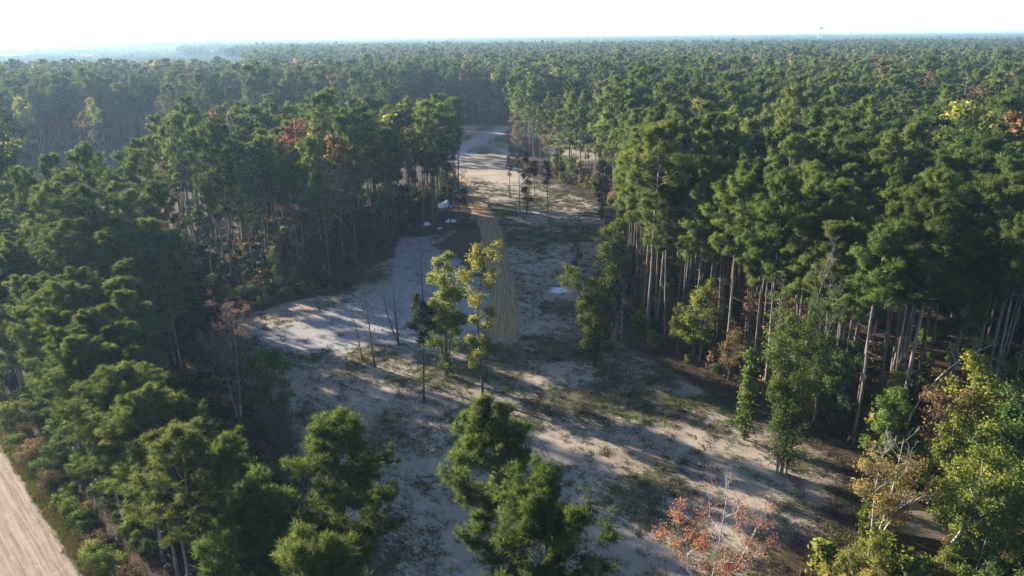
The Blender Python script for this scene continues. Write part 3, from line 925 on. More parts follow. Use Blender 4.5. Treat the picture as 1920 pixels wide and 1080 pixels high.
def mass(name, label, pts, rot, scl, idx, models, lean=None):
    col = bpy.data.collections.new(name + '_models')
    for k, o in enumerate(models):
        o.name = '%s_%02d' % (name, k)
        col.objects.link(o)
    me = bpy.data.meshes.new(name)
    me.vertices.add(len(pts)); me.vertices.foreach_set('co', np.asarray(pts, np.float32).ravel())
    a = me.attributes.new('rot', 'FLOAT_VECTOR', 'POINT')
    rv = np.zeros((len(pts), 3), np.float32); rv[:, 2] = rot
    a.data.foreach_set('vector', rv.ravel())
    a = me.attributes.new('scl', 'FLOAT_VECTOR', 'POINT')
    sv = np.asarray(scl, np.float32)
    if sv.ndim == 1: sv = np.repeat(sv[:, None], 3, 1)
    a.data.foreach_set('vector', sv.ravel())
    a = me.attributes.new('idx', 'INT', 'POINT'); a.data.foreach_set('value', np.asarray(idx, np.int32))
    o = link(name, me, kind='stuff', label=label)
    ng = bpy.data.node_groups.new(name, 'GeometryNodeTree')
    ng.interface.new_socket('Geometry', in_out='INPUT', socket_type='NodeSocketGeometry')
    ng.interface.new_socket('Geometry', in_out='OUTPUT', socket_type='NodeSocketGeometry')
    gi = ng.nodes.new('NodeGroupInput'); go = ng.nodes.new('NodeGroupOutput')
    ip = ng.nodes.new('GeometryNodeInstanceOnPoints'); ci = ng.nodes.new('GeometryNodeCollectionInfo')
    ci.inputs['Collection'].default_value = col
    ci.inputs['Separate Children'].default_value = True; ci.inputs['Reset Children'].default_value = True
    def na(nm, tp):
        n = ng.nodes.new('GeometryNodeInputNamedAttribute'); n.data_type = tp; n.inputs[0].default_value = nm
        return n.outputs[0]
    L = ng.links.new
    L(gi.outputs[0], ip.inputs['Points']); L(ci.outputs[0], ip.inputs['Instance'])
    ip.inputs['Pick Instance'].default_value = True
    L(na('idx', 'INT'), ip.inputs['Instance Index'])
    L(na('rot', 'FLOAT_VECTOR'), ip.inputs['Rotation'])
    L(na('scl', 'FLOAT_VECTOR'), ip.inputs['Scale'])
    L(ip.outputs[0], go.inputs[0])
    md = o.modifiers.new('scatter', 'NODES'); md.node_group = ng
    return o


def tree_model(ch, nm, bark=None, leafm=None):
    return model(nm, ch[0] + remat(ch[1], 1), [bark or M['bark'], leafm or M['needles']])


def hard_model(seed, h, R, leafm, bark, nleaf=7, leaf=.3, n_limb=8, n_sub=4, n_twig=3, lo=.35, bare=(2, 3), sig=.4):
    st = [[(0, 0, 0), (.2, .1, h * .5), (0, .2, h)]]
    tr, lb, cr = hard_parts(seed, st, h * .011, R, lo, n_limb, n_sub, n_twig, nleaf, leaf, bare=bare, sigma=sig)
    return model('hardwood', tr + [c for l in lb for c in l] + remat(cr, 1), [bark, leafm])


RM = np.random.default_rng(9)
# a) the rest of the near and middle wood
mods = [tree_model(c, 'pine') for c in MID] + [
    hard_model(500, 17, 3.6, M['leaf_green'], M['bark_grey']), hard_model(501, 16, 3.4, M['leaf_lime'], M['bark_grey']),
    hard_model(502, 16, 3.6, M['leaf_tan'], M['bark_grey']), hard_model(503, 15, 3.2, M['leaf_dark'], M['bark_dark']),
    hard_model(504, 22, 2.4, M['leaf_tan'], M['bark_grey'], 0), hard_model(505, 18, 3.6, M['leaf_yellow'], M['bark_grey'])]
n = len(rest)
idx = RM.integers(0, 8, n); u = RM.uniform(size=n)
hw = u < .10 + .12 * (vnoise(X1[rest], Y1[rest], 45, 81) > .35); idx[hw] = RM.choice([8, 9, 10, 11, 12, 13], hw.sum(), p=[.25, .27, .22, .08, .06, .12])
sc = np.where(hw, RM.uniform(1.05, 1.5, n), H1[rest] / 24)
wd = sc * RM.uniform(.85, 1.25, n); sc = np.stack([wd, wd, sc], 1)
mass('pine_forest', 'dense pine forest standing behind the nearest trees on both sides',
     np.stack([X1[rest], Y1[rest], ground_z(X1[rest], Y1[rest]) - .05], 1), RM.uniform(0, 6.28, n), sc, idx, mods)

# b) farther wood, 470 m to 1600 m, with the young plantation on the left
def plantation(X, Y):
    s = X / np.maximum(Y, 1)
    e = vnoise(X, Y, 160, 31)
    a = (s < -.335 + .05 * e) & (Y > 610 + 60 * e) & (Y < 1750)
    b = (s > -.40) & (s < .02) & (Y > 640 + 50 * e) & (Y < 740 + 60 * e) & (s < -.15 + .05 * e)
    return a | b

X2, Y2 = scatter(RM, -1350, 1350, 450, 1650, 7.0)
k = (np.abs(X2) < .84 * Y2) & (Y2 > 468) & forest_ok(X2, Y2)
gap = vnoise(X2, Y2, 120, 41) + .5 * vnoise(X2, Y2, 50, 42)
k &= (gap > -1.02) & (RM.uniform(size=len(X2)) < .97)
X2, Y2 = X2[k], Y2[k]
pl = plantation(X2, Y2)
n = len(X2)
fm = [tree_model(c, 'pine') for c in FAR] + [hard_model(520 + i, 17, 4.2, M[c], M['bark_grey'], 5, .75, 6, 3, 2, .3, sig=.7) for i, c in
                                            enumerate(('leaf_lime', 'leaf_tan', 'leaf_orange', 'leaf_green'))]
hwn = vnoise(X2, Y2, 70, 43) + .6 * vnoise(X2, Y2, 25, 44)
u = RM.uniform(size=n)
hw = (u < np.clip((hwn - .2) * .9, .03, .75)) & ~pl
idx = np.where(hw, RM.choice([5, 6, 6, 7, 8], n), RM.integers(0, 5, n))
sc = np.where(pl, RM.uniform(.22, .34, n), np.where(hw, RM.uniform(1.1, 1.5, n), RM.normal(1, .10, n)))
sc3 = np.stack([sc * np.where(pl, 1.5, 1.25), sc * np.where(pl, 1.5, 1.25), sc], 1)
mass('far_forest', 'unbroken pine forest fading into haze beyond the clearings',
     np.stack([X2, Y2, np.zeros(n)], 1), RM.uniform(0, 6.28, n), sc3, idx, fm)

# c) patches of wood out to the horizon
def patch_model(seed, cnt, size, hgt, leafm):
    r = np.random.default_rng(seed); ch = []
    for q in range(cnt):
        x, y = r.uniform(-size / 2, size / 2, 2); h = hgt * r.uniform(.75, 1.15)
        nq = 46
        d = rand_unit(r, nq); C = np.array([x, y, h * .74]) + d * np.array([3.4, 3.4, h * .26])
        C2 = C.copy()
        v, f, tn = leaves(r, C2, 1.9, np.clip(r.normal(.5, .2, nq), 0, 1), .4)
        N = np.repeat(unit(d + r.normal(0, .3, d.shape)), 4, 0)
        ch.append((v, face_out(v, f, N), 0, tn, N))
        v, f = tubes(np.array([[[x, y, 0], [x, y, h * .6]]], float), np.array([[.3, .2]]), 3)
        ch.append((v, f, 1, None))
    return model('patch', ch, [leafm, M['bark']])

pm = [patch_model(600 + i, 26, 46, 22, M['needles']) for i in range(4)] + [patch_model(610, 24, 46, 18, M['leaf_tan'])]
X3, Y3 = scatter(RM, -7500, 7500, 1600, 9000, 40)
k = (np.abs(X3) < .84 * Y3) & (Y3 > 1630) & (sdist(LAKE, X3, Y3) < -20)
g3 = vnoise(X3, Y3, 420, 51) + .6 * vnoise(X3, Y3, 150, 52)
s3 = X3 / Y3
k &= g3 > np.where(s3 < -.25, -.15, -.75)
k &= ~((s3 < -.5) & (Y3 < 2900) & (g3 < .5))
X3, Y3 = X3[k], Y3[k]; n = len(X3)
low = (X3 / Y3 < -.42) & (Y3 < 3300)
sc = np.where(low, RM.uniform(.3, .45, n), RM.uniform(.85, 1.1, n))
mass('horizon_forest', 'blue hazy woodland stretching to the horizon', np.stack([X3, Y3, np.zeros(n)], 1), RM.uniform(0, 6.28, n),
     np.stack([np.ones(n), np.ones(n), sc], 1), np.where(RM.uniform(size=n) < .08, 4, RM.integers(0, 4, n)), pm)

# ------------------------------------------------------------------ the single trees
def st_(h, dx=0, dy=0, bow=0.0):
    return [(0, 0, 0), (dx * .35 + bow, dy * .35, h * .35), (dx * .7 + bow, dy * .7, h * .7), (dx, dy, h)]


OPEN_GROUP = 'trees left standing in the clearing'
# yellow pair in the middle of the clearing; sunlit tops put into leaf colour
place_tree('yellow_tree', (-9.2, 92.2), hard_parts(11, [st_(17.2, .3, 0), st_(11.5, 1.6, .4), st_(9.5, -1.2, .5)], .2, 3.4, .42, 9, 6, 6, 24, .12, .35, sigma=.3, tone_mid=.28, tone_z=.7, sleeve=3, sleeve_r=.9),  # leaf tone climbs with height: lit crown and shaded foot painted in
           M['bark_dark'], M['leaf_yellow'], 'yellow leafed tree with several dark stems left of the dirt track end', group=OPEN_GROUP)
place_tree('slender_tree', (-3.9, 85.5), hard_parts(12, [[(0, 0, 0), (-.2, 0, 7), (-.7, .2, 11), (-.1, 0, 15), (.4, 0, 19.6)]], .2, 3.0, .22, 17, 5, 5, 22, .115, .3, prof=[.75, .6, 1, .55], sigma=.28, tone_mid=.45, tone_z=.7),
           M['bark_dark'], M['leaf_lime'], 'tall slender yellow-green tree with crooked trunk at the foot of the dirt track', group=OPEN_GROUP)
place_tree('small_oak', (-11.5, 84.4), hard_parts(13, [[(0, 0, 0), (.15, 0, 5), (.3, 0, 9.3), (.2, 0, 12.8)]], .15, 2.6, .68, 10, 6, 6, 26, .10, .3, sigma=.26),
           M['bark_dark'], M['leaf_dark'], 'small dark round-headed tree on a bare thin trunk left of the yellow tree', group=OPEN_GROUP)
place_tree('forked_tree', (-17.4, 103.1), hard_parts(14, [[(0, 0, 0), (-.1, 0, 1.0), (-.2, .2, 6), (-.5, .1, 12)], [(0, 0, .3), (-.9, 0, 2.6), (-1.6, .1, 5), (-2.0, 0, 11.2)]], .16, 1.3, .35, 10, 3, 3, 0),
           M['bark_dark'], None, 'bare leafless tree forked low into two straight dark poles', group=OPEN_GROUP)
place_tree('bare_tree', (-19.8, 95.5), hard_parts(15, [st_(12.2, -.6)], .14, 2.0, .3, 13, 4, 4, 2, .12, .5, bare=(.3, .95)),
           M['bark_dark'], M['leaf_pink'], 'thin dark leafless tree with upswept twigs left of the forked poles', group=OPEN_GROUP)
place_tree('bare_sapling', (-22.1, 98.3), hard_parts(16, [st_(8.8, -1.0)], .1, 1.4, .35, 9, 3, 3, 2, .1, .4, bare=(.3, .9)),
           M['bark_dark'], M['leaf_tan'], 'leaning bare sapling, leftmost of the thin trees on the shaded sand', group=OPEN_GROUP)
place_tree('bare_tree', (-15.8, 121.3), hard_parts(17, [st_(11.0, .2)], .15, 2.2, .3, 13, 4, 4, 3, .12, .4, bare=(.4, .9)),
           M['bark_dark'], M['leaf_pink'], 'bare dark tree standing on the bluish sand behind the yellow tree', group=OPEN_GROUP)
place_tree('bare_sapling', (3.3, 113.7), hard_parts(18, [st_(13.6, .3)], .08, 1.5, .25, 14, 3, 3, 0),
           M['bark_grey'], None, 'spindly leafless sapling just right of the dirt track end', group=OPEN_GROUP)
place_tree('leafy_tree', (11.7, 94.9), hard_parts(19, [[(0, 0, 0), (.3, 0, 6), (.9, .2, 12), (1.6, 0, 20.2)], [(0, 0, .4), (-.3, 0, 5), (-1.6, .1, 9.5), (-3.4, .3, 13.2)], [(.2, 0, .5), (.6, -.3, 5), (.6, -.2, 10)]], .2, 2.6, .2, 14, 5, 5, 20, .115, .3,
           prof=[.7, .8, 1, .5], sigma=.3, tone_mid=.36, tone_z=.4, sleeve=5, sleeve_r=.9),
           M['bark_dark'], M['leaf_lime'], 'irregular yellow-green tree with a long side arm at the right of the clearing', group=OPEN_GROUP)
place_tree('small_tree', (12.6, 136.3), hard_parts(20, [st_(10.2, .3)], .22, 1.7, .3, 9, 4, 4, 9, .16, .3, bare=(.75, 1.0)),
           M['bark_dark'], M['leaf_green'], 'small stout dark-trunked tree beyond the puddle on the right', group=OPEN_GROUP)
place_tree('leafy_tree', (17.2, 118.5), hard_parts(21, [st_(15, .4), st_(12, -.8)], .17, 2.6, .25, 11, 5, 5, 9, .17, .3, sigma=.3, sleeve=3),
           M['bark_grey'], M['leaf_green'], 'pale green leafy tree at the clearing edge behind the tree with the side arm', group=OPEN_GROUP)
place_tree('bare_sapling', (17.0, 104.5), hard_parts(22, [st_(9.5, -.3)], .09, 2.2, .3, 12, 5, 4, 0),
           M['bark_grey'], None, 'pale leafless sapling between the side-arm tree and the right-hand pines', group=OPEN_GROUP)
place_tree('bare_sapling', (15.0, 99.5), hard_parts(23, [st_(7.0, .3)], .07, 1.9, .3, 10, 4, 4, 1, .1, bare=(.3, .9)),
           M['bark_grey'], M['leaf_pink'], 'low twiggy sapling right beside the foot of the side-arm tree', group=OPEN_GROUP)

FT = 'thin trees right of the far track'
for k, (x, y, h, R, nl, lm, lo, txt) in enumerate([
        (-.3, 210.2, 11.5, 1.2, 3, 'leaf_dark', .55, 'thin pole tree nearest the far track, leftmost of the sunlit row'),
        (2.3, 191.2, 17.0, 1.4, 3, 'leaf_tan', .6, 'tall thin trunk second in the sunlit row right of the track'),
        (4.1, 188.1, 16.2, 1.7, 12, 'leaf_dark', .22, 'dark ivy-clad thin tree in the sunlit row right of the track'),
        (6.8, 207.8, 10.5, 1.4, 8, 'leaf_dark', .6, 'short thin tree with dark tuft behind the ivy-clad one'),
        (9.7, 190.9, 13.2, 1.5, 8, 'leaf_dark', .6, 'thin straight tree with dark tuft, rightmost of the sunlit row')]):
    place_tree('thin_tree', (x, y), hard_parts(30 + k, [st_(h, -.3)], .12, R, lo, 9, 4, 4, nl, .2, sigma=.3, sleeve=4 if k == 2 else 0, sleeve_r=.8), M['bark_dark'], M[lm], txt, group=FT)
place_tree('leafy_tree', (23.0, 182.0), hard_parts(36, [st_(15, .3)], .16, 2.4, .25, 11, 5, 4, 10, .2, sigma=.3, sleeve=4), M['bark_dark'], M['leaf_dark'],
           'dark leafy tree at the corner of the right stand beside the sunlit grass', group=FT)

# edge of the left stand by the track
LT = 'bare trees at the tip of the left stand'
for k, (x, y, h, txt) in enumerate([
        (-15.0, 205, 17, 'bare dark tree at the tip of the left stand nearest the track'),
        (-13.6, 186, 19, 'tall bare-branched tree beside the track in front of the pale sheets'),
        (-16.5, 216, 15, 'bare spreading tree at the tip of the left stand against bright sand'),
        (-15.2, 178, 18, 'slim bare tree over the brown soil patch by the track')]):
    place_tree('bare_tree', (x, y), hard_parts(40 + k, [st_(h, .5 - k * .3)], .17, 2.6, .35, 12, 4, 4, 2, .16, .4, bare=(.3, .9)), M['bark_dark'], M['leaf_pink'], txt, group=LT)
tp = pine_parts(440, 27.5, 3.9, .5, 30, 7, 9, 8, .42, .06)
t = link('pine_tree', None, label='tall pine with broad crown overtopping the tip of the left stand', cat='pine tree', group='pines of the left stand', loc=(-20.5, 184, -.05))
link('trunk', make_mesh('trunk', tp[0], [M['bark']], True), t); link('crown', make_mesh('crown', tp[1], [M['needles']]), t)

# near left corner of the clearing
place_tree('bare_tree', (-32.4, 77.0), hard_parts(50, [st_(15.0, 1.0), st_(12, -1.5, .4)], .2, 3.8, .3, 14, 8, 8, 5, .07, .45, sigma=.12, prof=[.8, 1, 1, .6]),
           M['bark_grey'], M['leaf_pink'], 'twiggy reddish-brown leafless tree at the left edge of the clearing', group='left edge hardwoods')
place_tree('small_oak', (-28.2, 75.5), hard_parts(51, [[(0, 0, 0), (1.6, 0, 2.4), (2.0, .2, 6), (1.2, .2, 10.5)], [(0, 0, 0), (-.8, 0, 2.5), (-1.4, 0, 5.5), (-1.0, .3, 9)], [(0, 0, 0), (.4, .2, 3), (.1, 0, 7), (.4, 0, 11)]], .13, 2.3, .45, 8, 5, 5, 10, .13, .3),
           M['bark_dark'], M['leaf_green'], 'small many-stemmed green tree with curved stems beside the twiggy leafless tree', group='left edge hardwoods')

# right edge, near
place_tree('ivy_tree', (28.9, 67.9), hard_parts(60, [[(0, 0, 0), (.1, 0, 7), (.9, .2, 15), (1.8, .2, 24.5)], [(-.4, .2, 0), (-.8, .2, 7), (-1.8, .3, 14), (-2.2, .3, 20.5)], [(.5, .1, 0), (1.0, .2, 8), (2.8, .2, 15), (3.4, .4, 21)]], .15, 2.3, .22, 20, 8, 8, 6, .10, .5,
           el=(.5, 1.1), bare=(.6, .98), prof=[.5, .7, 1, .9], sigma=.26, sleeve=30, sleeve_r=.7, tone_mid=.45),
           M['bark_grey'], M['leaf_green'], 'tall ivy-clad tree with thin twiggy top at the near right clearing edge', group='right edge hardwoods')
place_tree('ivy_tree', (27.0, 75.0), hard_parts(61, [st_(11.4, -.3)], .13, 1.0, .2, 12, 4, 4, 9, .15, .3, sleeve=22, sleeve_r=.55),
           M['bark_dark'], M['leaf_green'], 'slim leafy column of a tree left of the tall ivy-clad one', group='right edge hardwoods')
place_tree('pale_tree', (31.6, 53.6), hard_parts(62, [[(0, 0, 0), (.4, 0, 3), (.9, 0, 7), (1.1, .2, 12.8)], [(0, 0, .5), (-.1, .1, 4), (-.5, .1, 8), (-.3, 0, 11.5)], [(.2, 0, 2), (1.4, 0, 5), (2.7, .2, 8.4)]], .14, 3.0, .4, 9, 6, 6, 12, .10, .45, bare=(.72, .95), sigma=.3, tone_mid=.62),
           M['bark_white'], M['leaf_mix'], 'white-stemmed tree with orange and green leaves at the near right edge', group='right edge hardwoods')
place_tree('leaning_tree', (45.0, 74.0), hard_parts(63, [[(0, 0, 0), (.4, 0, 4), (2.2, 0, 8), (5.0, .3, 10.8), (8.4, .5, 12.2)]], .16, 2.0, .62, 8, 5, 4, 3, .14, .3, sigma=.3),
           M['bark_white'], M['leaf_yellow'], 'pale arching trunk leaning to the right among dark undergrowth', group='right edge hardwoods')
place_tree('pale_tree', (36.0, 51.5), hard_parts(64, [[(0, 0, 0), (1.2, 0, 4), (2.6, 0, 7), (2.4, .2, 12)], [(1.2, 0, 4), (3.2, 0, 7.6), (5.6, .1, 10.8)]], .15, 3.2, .35, 9, 6, 6, 22, .115, .35, sigma=.35, tone_mid=.5),
           M['bark_white'], M['leaf_lime'], 'forked pale-barked tree with light green leaves by the muddy pool', group='right edge hardwoods')
place_tree('red_tree', (14.8, 45.0), hard_parts(65, [[(0, 0, 0), (.1, 0, 5), (.5, 0, 9), (.9, .3, 14.4)], [(-.3, 0, 0), (-.9, .1, 5), (-2.4, .2, 9), (-3.2, 0, 12.2)], [(.3, 0, 0), (1.0, 0, 5), (2.4, 0, 8.5), (3.3, .3, 11.5)]], .11, 2.9, .42, 9, 6, 6, 7, .08, .4, bare=(.7, 1.0), sigma=.24, tone_mid=.5),
           M['bark_white'], M['leaf_red'], 'red and orange leafed tree with pale stems at the bottom edge', group='right edge hardwoods')

# coloured crowns showing out of the pines
PAL = {}
for pk, lmn in (('yellow', 'leaf_yellow'), ('orange', 'leaf_orange'), ('tan', 'leaf_tan'), ('russet', 'leaf_pink'), ('red', 'leaf_rust')):
    PAL[pk] = []
    for q in range(2):
        h = 20
        tr, lb, cr = hard_parts(700 + len(PAL) * 7 + q, [st_(h, .4 - q)], .2, 4.2, .28, 13, 5, 4, 7, .34, sigma=.5, prof=[.7, 1, .85, .4])
        PAL[pk].append((make_mesh('trunk', tr + [c for l in lb for c in l], [M['bark_grey']], True), make_mesh('crown', cr, [M[lmn]])))
for k, (x, y, h, pk, txt) in enumerate(CRN):
    t = link('autumn_tree', None, label=txt, cat='tree', group='autumn-coloured trees among the pines', loc=(x, y, float(ground_z(x, y)) - .05), rz=k * 1.9)
    s = (h + (2.5 if x > 60 else 1)) / 20
    wd_ = .8 if x < 0 else 1.05
    t.scale = (s * wd_, s * wd_, s)
    tm, cm = PAL[pk][k % 2]
    link('trunk', tm, t); link('crown', cm, t)

# ------------------------------------------------------------------ understory, shrubs and grass
RU = np.random.default_rng(21)
SM = {}
for pk, lmn, bk in (('green', 'leaf_green', 'bark_grey'), ('olive', 'leaf_lime', 'bark_grey'), ('brown', 'leaf_tan', 'bark_grey'), ('mixed', 'leaf_mix', 'bark_white'), ('dark', 'leaf_dark', 'bark_dark')):
    SM[pk] = []
    for q in range(3):
        h = 8.0
        tr, lb, cr = hard_parts(800 + 10 * len(SM) + q, [st_(h, .5 - .4 * q), st_(h * .8, -.6, .4)], .07, 2.1, .2, 9, 5, 5, 20 if pk != 'brown' else 10, .10, .35, bare=(.8, 1.1) if q else (2, 3), sigma=.26,
                                prof=[.8, 1, .8, .4])
        SM[pk].append((make_mesh('trunk', tr + [c for l in lb for c in l], [M[bk]], True), make_mesh('crown', cr, [M[lmn]])))
PK = ['green', 'olive', 'brown', 'mixed', 'dark']
COLW = {'green': 'green', 'olive': 'yellow-green', 'brown': 'brown-leafed', 'mixed': 'orange and green', 'dark': 'dark green'}
# young hardwoods under the edge of the right-hand pines
xx, yy = scatter(RU, 15, 75, 62, 246, 4.4)
d = -sdist(CLEARING, xx, yy)
k = (d > .8) & (d < 9.5) & (xx > 0) & (sdist(HARD, xx, yy) < -.5) & (RU.uniform(size=len(xx)) < .8) & ((yy < 150) | (RU.uniform(size=len(xx)) < .5))
for x, y in zip(xx[k], yy[k]):
    pk = RU.choice(PK, p=[.26, .3, .24, .06, .14])
    tm, cm = SM[pk][RU.integers(3)]
    band = 'near end' if y < 90 else 'by the side-arm tree' if y < 112 else 'level with the puddle' if y < 145 else 'far end'
    s = RU.uniform(.55, 1.3)
    t = link('young_tree', None, label='%s %s young tree under the right-edge pines, %s' % ('small' if s < .8 else 'mid-sized' if s < 1.05 else 'taller', COLW[pk], band), cat='tree', group='young hardwoods under the right-hand pines',
             loc=(x, y, float(ground_z(x, y)) - .05), rz=RU.uniform(0, 6.28))
    t.scale = (s * .95, s * .95, s * 1.1)
    link('trunk', tm, t); link('crown', cm, t)
# dark young broadleaves added to darken the shaded left edge
xx, yy = scatter(RU, -60, -12, 122, 215, 4.0)
d = -sdist(CLEARING, xx, yy)
k = (d > .8) & (d < 8) & (RU.uniform(size=len(xx)) < .6) & (xx < -12) & ~((xx > -25) & (yy > 164) & (yy < 206))
for x, y in zip(xx[k], yy[k]):
    pk = RU.choice(PK, p=[.25, .03, .12, .0, .6])
    tm, cm = SM[pk][RU.integers(3)]
    s = RU.uniform(.6, 1.25)
    band = 'by the shaded sand' if y < 150 else 'by the brown soil' if y < 185 else 'at the stand tip'
    t = link('young_tree', None, label='%s %s young tree added under the left-edge pines, %s' % ('small' if s < .8 else 'mid-sized' if s < 1.05 else 'taller', COLW[pk], band), cat='tree',
             group='young hardwoods added under the left-hand pines', loc=(x, y, float(ground_z(x, y)) - .05), rz=RU.uniform(0, 6.28))
    t.scale = (s * .95, s * .95, s * 1.1)
    link('trunk', tm, t); link('crown', cm, t)
# leafy wet corner at the lower right
xx, yy = scatter(RU, 27, 80, 37, 78, 3.6)
k = (sdist(HARD, xx, yy) > .4) & (np.hypot((xx - POOL[0]) / 1.25, yy - POOL[1]) > 4.0) & (xx < .72 * yy + 6) & (RU.uniform(size=len(xx)) < .82)
k &= ~((np.hypot(xx - 31.6, yy - 53.6) < 3.2) | (np.hypot(xx - 36, yy - 51.5) < 2.5) | ((xx < 37) & (yy > 52) & (yy < 57)))
# keep the sight line to the pool open
k &= ~((xx > 28) & (xx < 40) & (yy > 45) & (yy < 57) & (np.abs(xx / yy - .668) < .05))
for x, y in zip(xx[k], yy[k]):
    pk = RU.choice(PK, p=[.34, .3, .02, .34, .0])
    tm, cm = SM[pk][RU.integers(3)]
    where = 'near the pool' if math.hypot(x - POOL[0], y - POOL[1]) < 9 else ('in the bottom corner' if y < 58 else 'above the pool')
    far = np.clip((x - 34) / 12, 0, 1)
    s = RU.uniform(.55, .85) + .85 * far * RU.uniform(.6, 1.15)
    size = 'small' if s < .95 else 'mid-sized' if s < 1.3 else 'tall'
    t = link('young_tree', None, label='%s %s broadleaf tree in the leafy thicket %s' % (size, COLW[pk], where), cat='tree', group='broadleaf thicket at the lower right',
             loc=(x, y, float(ground_z(x, y)) - .05), rz=RU.uniform(0, 6.28))
    t.scale = (s, s, s)
    link('trunk', tm, t); link('crown', cm, t)


def shrub_model(seed, h, R, leafm, nl=9, leaf=.1, bark='bark_dark', as_mesh=False):
    r = np.random.default_rng(seed)
    st = [[(0, 0, 0), (r.normal(0, .3), r.normal(0, .3), h * .5), (r.normal(0, .6), r.normal(0, .6), h)] for _ in range(3)]
    tr, lb, cr = hard_parts(seed, st, .03, R, .12, 5, 3, 3, nl, leaf, .4, sigma=.2, prof=[1, 1, .7, .4])
    w = tr + [c for l in lb for c in l]
    if as_mesh:
        return make_mesh('stems', w, [M[bark]]), make_mesh('leaves', cr, [M[leafm]])
    return model('shrub', w + remat(cr, 1), [M[bark], M[leafm]])


# roadside bushes between road and ditch, and along the ditch's far bank
RS = {pk: [shrub_model(860 + 5 * i + q, 1.3, .75, lmn, 20, .055, as_mesh=True) for q in range(2)]
      for i, (pk, lmn) in enumerate((('green', 'leaf_green'), ('yellowish', 'leaf_lime'), ('orange-tinged', 'leaf_mix'), ('straw-coloured', 'leaf_tan'), ('dark green', 'leaf_dark')))}
for s in np.arange(-34, 26, .75):
    for bank in (0, 1):
        if RU.uniform() < (.12 if bank == 0 else .3): continue
        w = RU.uniform(.5, 2.1) if bank == 0 else RU.uniform(3.6, 5.0)
        p = ROAD_A + ROAD_D * (s + RU.uniform(-.5, .5)) + ROAD_N * w
        if p[1] < 46 or p[0] / p[1] < -.86: continue
        pk = RU.choice(list(RS), p=[.34, .22, .12, .20, .12] if bank == 0 else [.35, .05, .0, .0, .6])
        a, b_ = RS[pk][RU.integers(2)]
        bs = RU.uniform(.55, 1.25)
        part = 'at the bottom' if p[1] < 58 else 'midway up' if p[1] < 68 else 'towards the frame side'
        t = link('roadside_shrub', None, label='%s %s bush %s, %s' % ('larger' if bs > .9 else 'small', pk, 'between dirt road and ditch' if bank == 0 else 'on the far bank of the ditch', part),
                 cat='bush', group='bushes along the roadside ditch', loc=(p[0], p[1], float(ground_z(*p)) - .03), rz=RU.uniform(0, 6.28), sc=bs * (1.05 if bank == 0 else 1.0))
        t.scale.z *= RU.uniform(.7, 1.2)
        link('stems', a, t); link('leaves', b_, t)

sh = [shrub_model(900, 1.6, 1.0, 'leaf_dark', 7, .16), shrub_model(901, 1.2, .9, 'leaf_green', 7, .16), shrub_model(902, 2.4, 1.2, 'leaf_tan', 4, .16), shrub_model(903, 1.8, 1.1, 'leaf_lime', 7, .16),
      shrub_model(904, 2.2, 1.3, 'leaf_mix', 7, .16), shrub_model(905, 2.6, 1.3, 'leaf_pink', 1, .12)]
xx, yy = scatter(RU, -130, 120, 36, 260, 2.1)
d = -sdist(CLEARING, xx, yy)
p = np.where(xx > 0, np.interp(d, [0, 1, 12, 30], [.25, .75, .55, .25]), np.interp(d, [0, 1.5, 14, 40], [.35, .8, .6, .3]))
p = np.where(sdist(HARD, xx, yy) > 0, 1.0, p)
k = (d > -.6) & (RU.uniform(size=len(xx)) < p) & (np.abs(xx) < .84 * yy + 8) & (road_off(xx, yy) > 5) & (sdist(OPEN_LEFT, xx, yy) < 0) & (np.hypot((xx - POOL[0]) / 1.3, yy - POOL[1]) > 3.9)
k &= ~((xx > 28) & (xx < 38) & (yy > 52) & (yy < 57)) & ~((xx > -24.5) & (xx < -11) & (yy > 164) & (yy < 204))
xx, yy, d = xx[k], yy[k], d[k]; n = len(xx)
hard = sdist(HARD, xx, yy) > 0
idx = np.where(hard, RU.choice([1, 3, 4], n), np.where(xx > 0, RU.choice([0, 1, 2, 3, 5], n, p=[.25, .2, .27, .18, .1]), RU.choice([0, 1, 2, 5], n, p=[.62, .2, .1, .08])))
mass('undergrowth', 'low shrubs and brush on the forest floor under the trees', np.stack([xx, yy, ground_z(xx, yy) - .03], 1), RU.uniform(0, 6.28, n), RU.uniform(.45, 1.3, n) * np.where(hard, 1.5, 1), idx, sh)


def tuft_model(seed, m, h, spread, lm):
    r = np.random.default_rng(seed)
    C = np.concatenate([r.normal(0, spread, (m, 2)), np.zeros((m, 1))], 1)
    D = unit(np.concatenate([r.normal(0, .8, (m, 2)), np.ones((m, 1))], 1))
    v, f, tn = blades(r, C, D, 1, h, .022, .3)
    return model('tuft', [(v, f, 0, tn)], [M[lm]])

gt = [tuft_model(950, 40, .2, .2, 'leaf_dark'), tuft_model(951, 50, .3, .28, 'leaf_green'), tuft_model(952, 34, .2, .3, 'twig'), tuft_model(953, 44, .26, .24, 'leaf_lime')]
xx = RU.uniform(-50, 42, 120000); yy = 34 + 200 * RU.uniform(0, 1, 120000) ** 1.35
gd = .5 + .34 * vnoise(xx, yy, 9, 21) + .22 * vnoise(xx, yy, 3.6, 22)
inC = sdist(CLEARING, xx, yy)
pr = np.clip((gd - .1) * .6, .08, .45) * np.where(sdist(SAND, xx, yy) > 0, .12, 1) * np.where(sdist(BROWN, xx, yy) > 0, 0, 1)
trk = np.abs(xx - np.interp(yy, [104, 118, 134, 152, 172, 196, 218, 238], [-1.2, -1.4, -2.0, -3.3, -5.0, -8.6, -12.6, -16.5])) < 2.6
k = (inC > -.5) & (RU.uniform(size=len(xx)) < pr * .7) & ~(trk & (yy > 103))
xx, yy = xx[k], yy[k]; n = len(xx)
